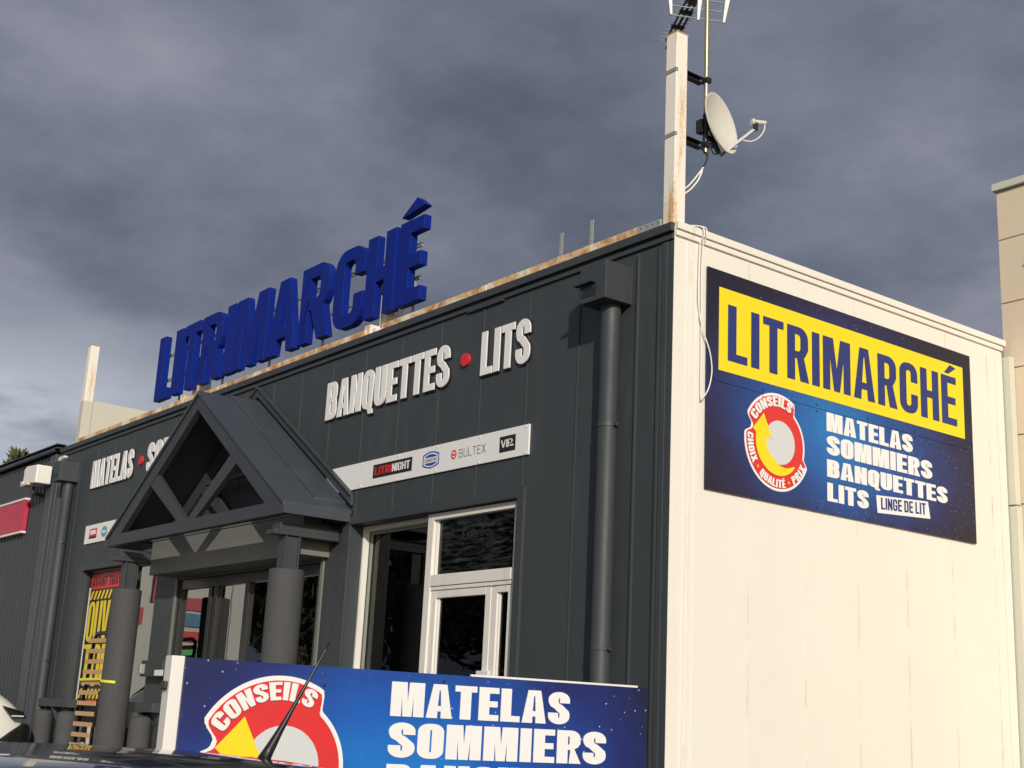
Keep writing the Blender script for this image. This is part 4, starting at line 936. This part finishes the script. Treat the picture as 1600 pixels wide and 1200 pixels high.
# ================================================================ CARS
def car(label, loc, rz, mat):
    """hatchback, local x forward, z up from the ground"""
    t = thing('parked_car', label, 'car', loc, rz); k = dict(local=True)
    # lower body: sections along x (rear -2.0 to front 2.05)
    st = [(-2.02, .72, .42, .80), (-1.95, .80, .30, .92), (-1.5, .85, .24, .95), (-.5, .87, .22, .94), (.6, .87, .22, .93), (1.3, .85, .24, .90), (1.85, .78, .28, .78), (2.05, .62, .38, .62)]
    rings = []
    for x, hw, zb, zt in st:
        zm = (zb+zt)/2
        rings.append([(x, -hw*.86, zb), (x, hw*.86, zb), (x, hw, zb+.12), (x, hw*1.0, zm+.1), (x, hw*.94, zt), (x, hw*.5, zt+.03), (x, -hw*.5, zt+.03), (x, -hw*.94, zt), (x, -hw*1.0, zm+.1), (x, -hw, zb+.12)])
    b = MB(); b.loft(rings); b.obj('body', mat, t, smooth=True, sub=2, **k)
    # greenhouse glass
    gs = [(-1.88, .66, .56, .93, 1.02), (-1.70, .70, .55, .93, 1.26), (-.9, .74, .57, .93, 1.33), (-.1, .74, .57, .93, 1.33), (.35, .72, .54, .93, 1.25), (1.05, .66, .50, .92, .97)]
    rings = [[(x, -h0, zb), (x, h0, zb), (x, h1, zt), (x, -h1, zt)] for x, h0, h1, zb, zt in gs]
    b = MB(); b.loft(rings); b.obj('window_glass', CARGL, t, smooth='auto', **k)
    # roof skin
    rs = [(-1.80, .50, 1.330, .010), (-1.70, .555, 1.368, .022), (-1.45, .575, 1.393, .030), (-1.0, .59, 1.412, .034), (-.5, .595, 1.420, .036), (0, .58, 1.412, .034), (.28, .55, 1.378, .030), (.40, .53, 1.345, .024)]
    rings = []; rs = [(a, b_, z-.078, d_) for a, b_, z, d_ in rs]
    for x, hw, z, cr_ in rs:
        top = [(x, hw*math.sin(a), z+cr_*(math.cos(a)-0)*.9-.03*abs(math.sin(a))**3) for a in [R(q) for q in (-90, -70, -45, -20, 0, 20, 45, 70, 90)]]
        rings.append([(x, -hw*.98, z-.05)]+top+[(x, hw*.98, z-.05)])
    b = MB(); b.loft(rings); b.obj('roof', mat, t, smooth=True, sub=1, **k)
    for sg in (1, -1):
        p = MB(); 
        for xa, za, xb, zb in ((.38, 1.27, 1.08, .95), (-.45, 1.34, -.5, .95), (-1.72, 1.28, -1.92, .95)): p.tube([(xa, sg*.555, za), (xb, sg*.72, zb)], .035, 6)
        p.obj('pillar', mat, t, smooth=True, **k)
        MB().lathe((0, 0, 0), [(.02, -.05), (.09, -.05), (.10, 0), (.06, .05), (.02, .06)], 14)
        mr = MB(); mr.box((.62, sg*.86, .93), (.80, sg*1.02, 1.06)); mr.obj('mirror', mat, t, .03, **k)
    for x in (-1.28, 1.30):
        for sg in (1, -1):
            wb = MB(); a = [(x, sg*.68, .31), (x, sg*.89, .31)]; wb.tube(a, .31, 28); wo_ = wb.obj('wheel', RUBBER, t, .02, **k)
            wb = MB(); wb.tube([(x, sg*.885, .31), (x, sg*.90, .31)], .20, 20); wb.obj('rim', GALV, wo_, **k)
    for sg in (1, -1):
        hl = MB(); hl.box((1.80, sg*.46, .60), (1.99, sg*.70, .74)); hl.obj('headlight', GALV, t, .02, **k)
        hl = MB(); hl.box((-2.0, sg*.56, .72), (-1.88, sg*.74, .90)); hl.obj('tail_light', REDP, t, .02, **k)
    an = MB(); an.lathe((-1.565, 0, 1.300), [(.020, 0), (.020, .016), (.017, .022)], 16); an.obj('aerial_base', BLACKP, t, smooth='auto', **k)
    an = MB(); a0 = V((-1.565, 0, 1.318)); a1 = V((-1.703, 0, 1.556)); ad = a1-a0
    an.tube([a0, a0+ad*.10, a0+ad*.24, a0+ad*.42, a0+ad*.9, a0+ad*.93, a1], [.0135, .0105, .0072, .0046, .0019, .0032, .0028], 10); an.obj('aerial', BLACKP, t, smooth=True, **k)
    return t
CAR = car('glossy black car whose roof and aerial fill the bottom left foreground', (4.85, -7.45, .02), R(-93), CARP)
CAR.rotation_euler = (0, .042, R(-93))

# white van at far left
def van(label, loc, rz):
    t = thing('parked_van', label, 'van', loc, rz); k = dict(local=True)
    st = [(-4.4, .84, .45, 1.80), (-4.3, .90, .35, 1.90), (-1.5, .92, .30, 1.92), (-1.0, .91, .30, 1.62), (-.55, .90, .30, 1.34), (-.28, .86, .32, 1.20), (-.10, .78, .40, 1.06), (-.03, .70, .5, .95)]
    rings = []
    for x, hw, zb, zt in st:
        rings.append([(x, -hw*.9, zb), (x, hw*.9, zb), (x, hw, zb+.15), (x, hw, (zb+zt)/2), (x, hw*.88, zt-.04), (x, hw*.5, zt+.02), (x, -hw*.5, zt+.02), (x, -hw*.88, zt-.04), (x, -hw, (zb+zt)/2), (x, -hw, zb+.15)])
    b = MB(); b.loft(rings); b.obj('body', VANW, t, smooth=True, sub=2, **k)
    b = MB(); b.loft([[(x, -hw, zb), (x, hw, zb), (x, hw*.97, zt), (x, -hw*.97, zt)] for x, hw, zb, zt in ((-.50, .925, .28, .60), (-.30, .90, .28, .74), (-.10, .82, .28, .86), (.02, .72, .28, .86), (.08, .62, .30, .80))]); b.obj('bumper', BLACKP, t, .03, **k)
    for sg in (1, -1):
        h_ = MB(); h_.prism([(-.46, sg*.86, 1.10), (-.14, sg*.80, 1.03), (-.07, sg*.76, .93), (-.30, sg*.85, .93)], (0, sg*.075, 0)); h_.obj('headlight', BLACKP, t, .01, **k)
        h_ = MB(); h_.prism([(-.32, sg*.93, .955), (-.12, sg*.84, .955), (-.12, sg*.84, .975), (-.32, sg*.93, .975)], (0, sg*.012, 0)); h_.obj('daytime_light', WHITE2, t, **k)
    for x in (-.85, -3.3):
        for sg in (1, -1):
            wb = MB(); wb.tube([(x, sg*.70, .33), (x, sg*.895, .33)], .33, 24); wb.obj('wheel', RUBBER, t, .02, **k)
    ws = MB(); ws.prism([(-.62, -.70, 1.30), (-.62, .70, 1.30), (-1.22, .66, 1.80), (-1.22, -.66, 1.80)], (.03, 0, .03)); ws.obj('windscreen', CARGL, t, **k)
    return t
van('white van with a black bumper nosing in at the bottom left corner', (-13.22, -.62, G), R(90))

# ================================================================ ACROSS THE CAR PARK (seen only mirrored in the door glass)
t = thing('facing_building', 'pale low retail building across the car park with coloured sign bands', 'building', (-32, -10, 0))
MB().box((-38, -12.3, 0), (-32, -4, 6.8)).obj('wall', paint('pale_grey_render', (.62, .62, .60), .7, .06, .6), t)
for y in (-11.7, -9.4, -8.0, -6.5): MB().box((-32, y-.015, 0), (-31.985, y+.015, 6.8)).obj('joint', GREYL, t)
for z0, z1, mt in ((4.45, 4.85, REDP), (3.95, 4.35, paint('blue_sign_paint', (.05, .20, .38), .5)), (3.5, 3.8, REDL), (2.95, 3.35, paint('green_sign_paint', (.10, .45, .14), .5))):
    MB().box((-31.98, -10.95, z0), (-31.93, -10.1, z1)).obj('sign_band', mt, t)
for y, z0, z1 in ((-8.9, 4.6, 6.2), (-8.3, 3.9, 4.4), (-7.6, 2.5, 2.8)): MB().box((-31.98, y-.35, z0), (-31.93, y, z1)).obj('sign_band', REDP, t)
def broadleaf(label, x, y, h, r, seed):
    rnd = random.Random(seed); t = thing('tree', label, 'tree', (x, y, 0)); tb = MB(); tb.tube([(x, y, 0), (x+.1, y, h*.4), (x, y+.1, h*.75)], [.28, .2, .06], 8)
    for k in range(5):
        a = rnd.random()*6.28; tb.tube([(x, y, h*.3+.3*k), (x+r*.5*math.cos(a), y+r*.5*math.sin(a), h*.55+.4*k)], [.09, .03], 6)
    tb.obj('trunk', BARK, t); c = MB(); cl = [(V((rnd.uniform(-1, 1), rnd.uniform(-1, 1), rnd.uniform(-.8, 1)))*r*.7, r*rnd.uniform(.3, .55)) for _ in range(16)]
    for i in range(5200):
        o_, q = rnd.choice(cl); d = V((rnd.gauss(0, 1), rnd.gauss(0, 1), rnd.gauss(0, 1))).normalized(); p = V((x, y, h*.68))+o_+d*q*rnd.random()**.4
        e = V((rnd.gauss(0, 1), rnd.gauss(0, 1), rnd.gauss(0, 1))).normalized()*.30; f = e.orthogonal().normalized()*.12
        c.poly([p-e, p+f, p+e, p-f])
    c.obj('crown', LEAF2, t)
for i, (x, y, h, r) in enumerate(((-34.5, -15.6, 8.2, 3.0), (-36, -20.5, 8.5, 3.3), (-35, -24.5, 8.8, 3.5), (-36, -29.5, 8.6, 3.6), (-33, -34.5, 9, 3.8), (-29, -39, 9, 3.6))):
    broadleaf('dark broadleaf tree across the car park, %s the pale facing building' % ('nearest to', 'next along from', 'third from', 'fourth from', 'fifth from', 'farthest from')[i], x, y, h, r, 20+i)
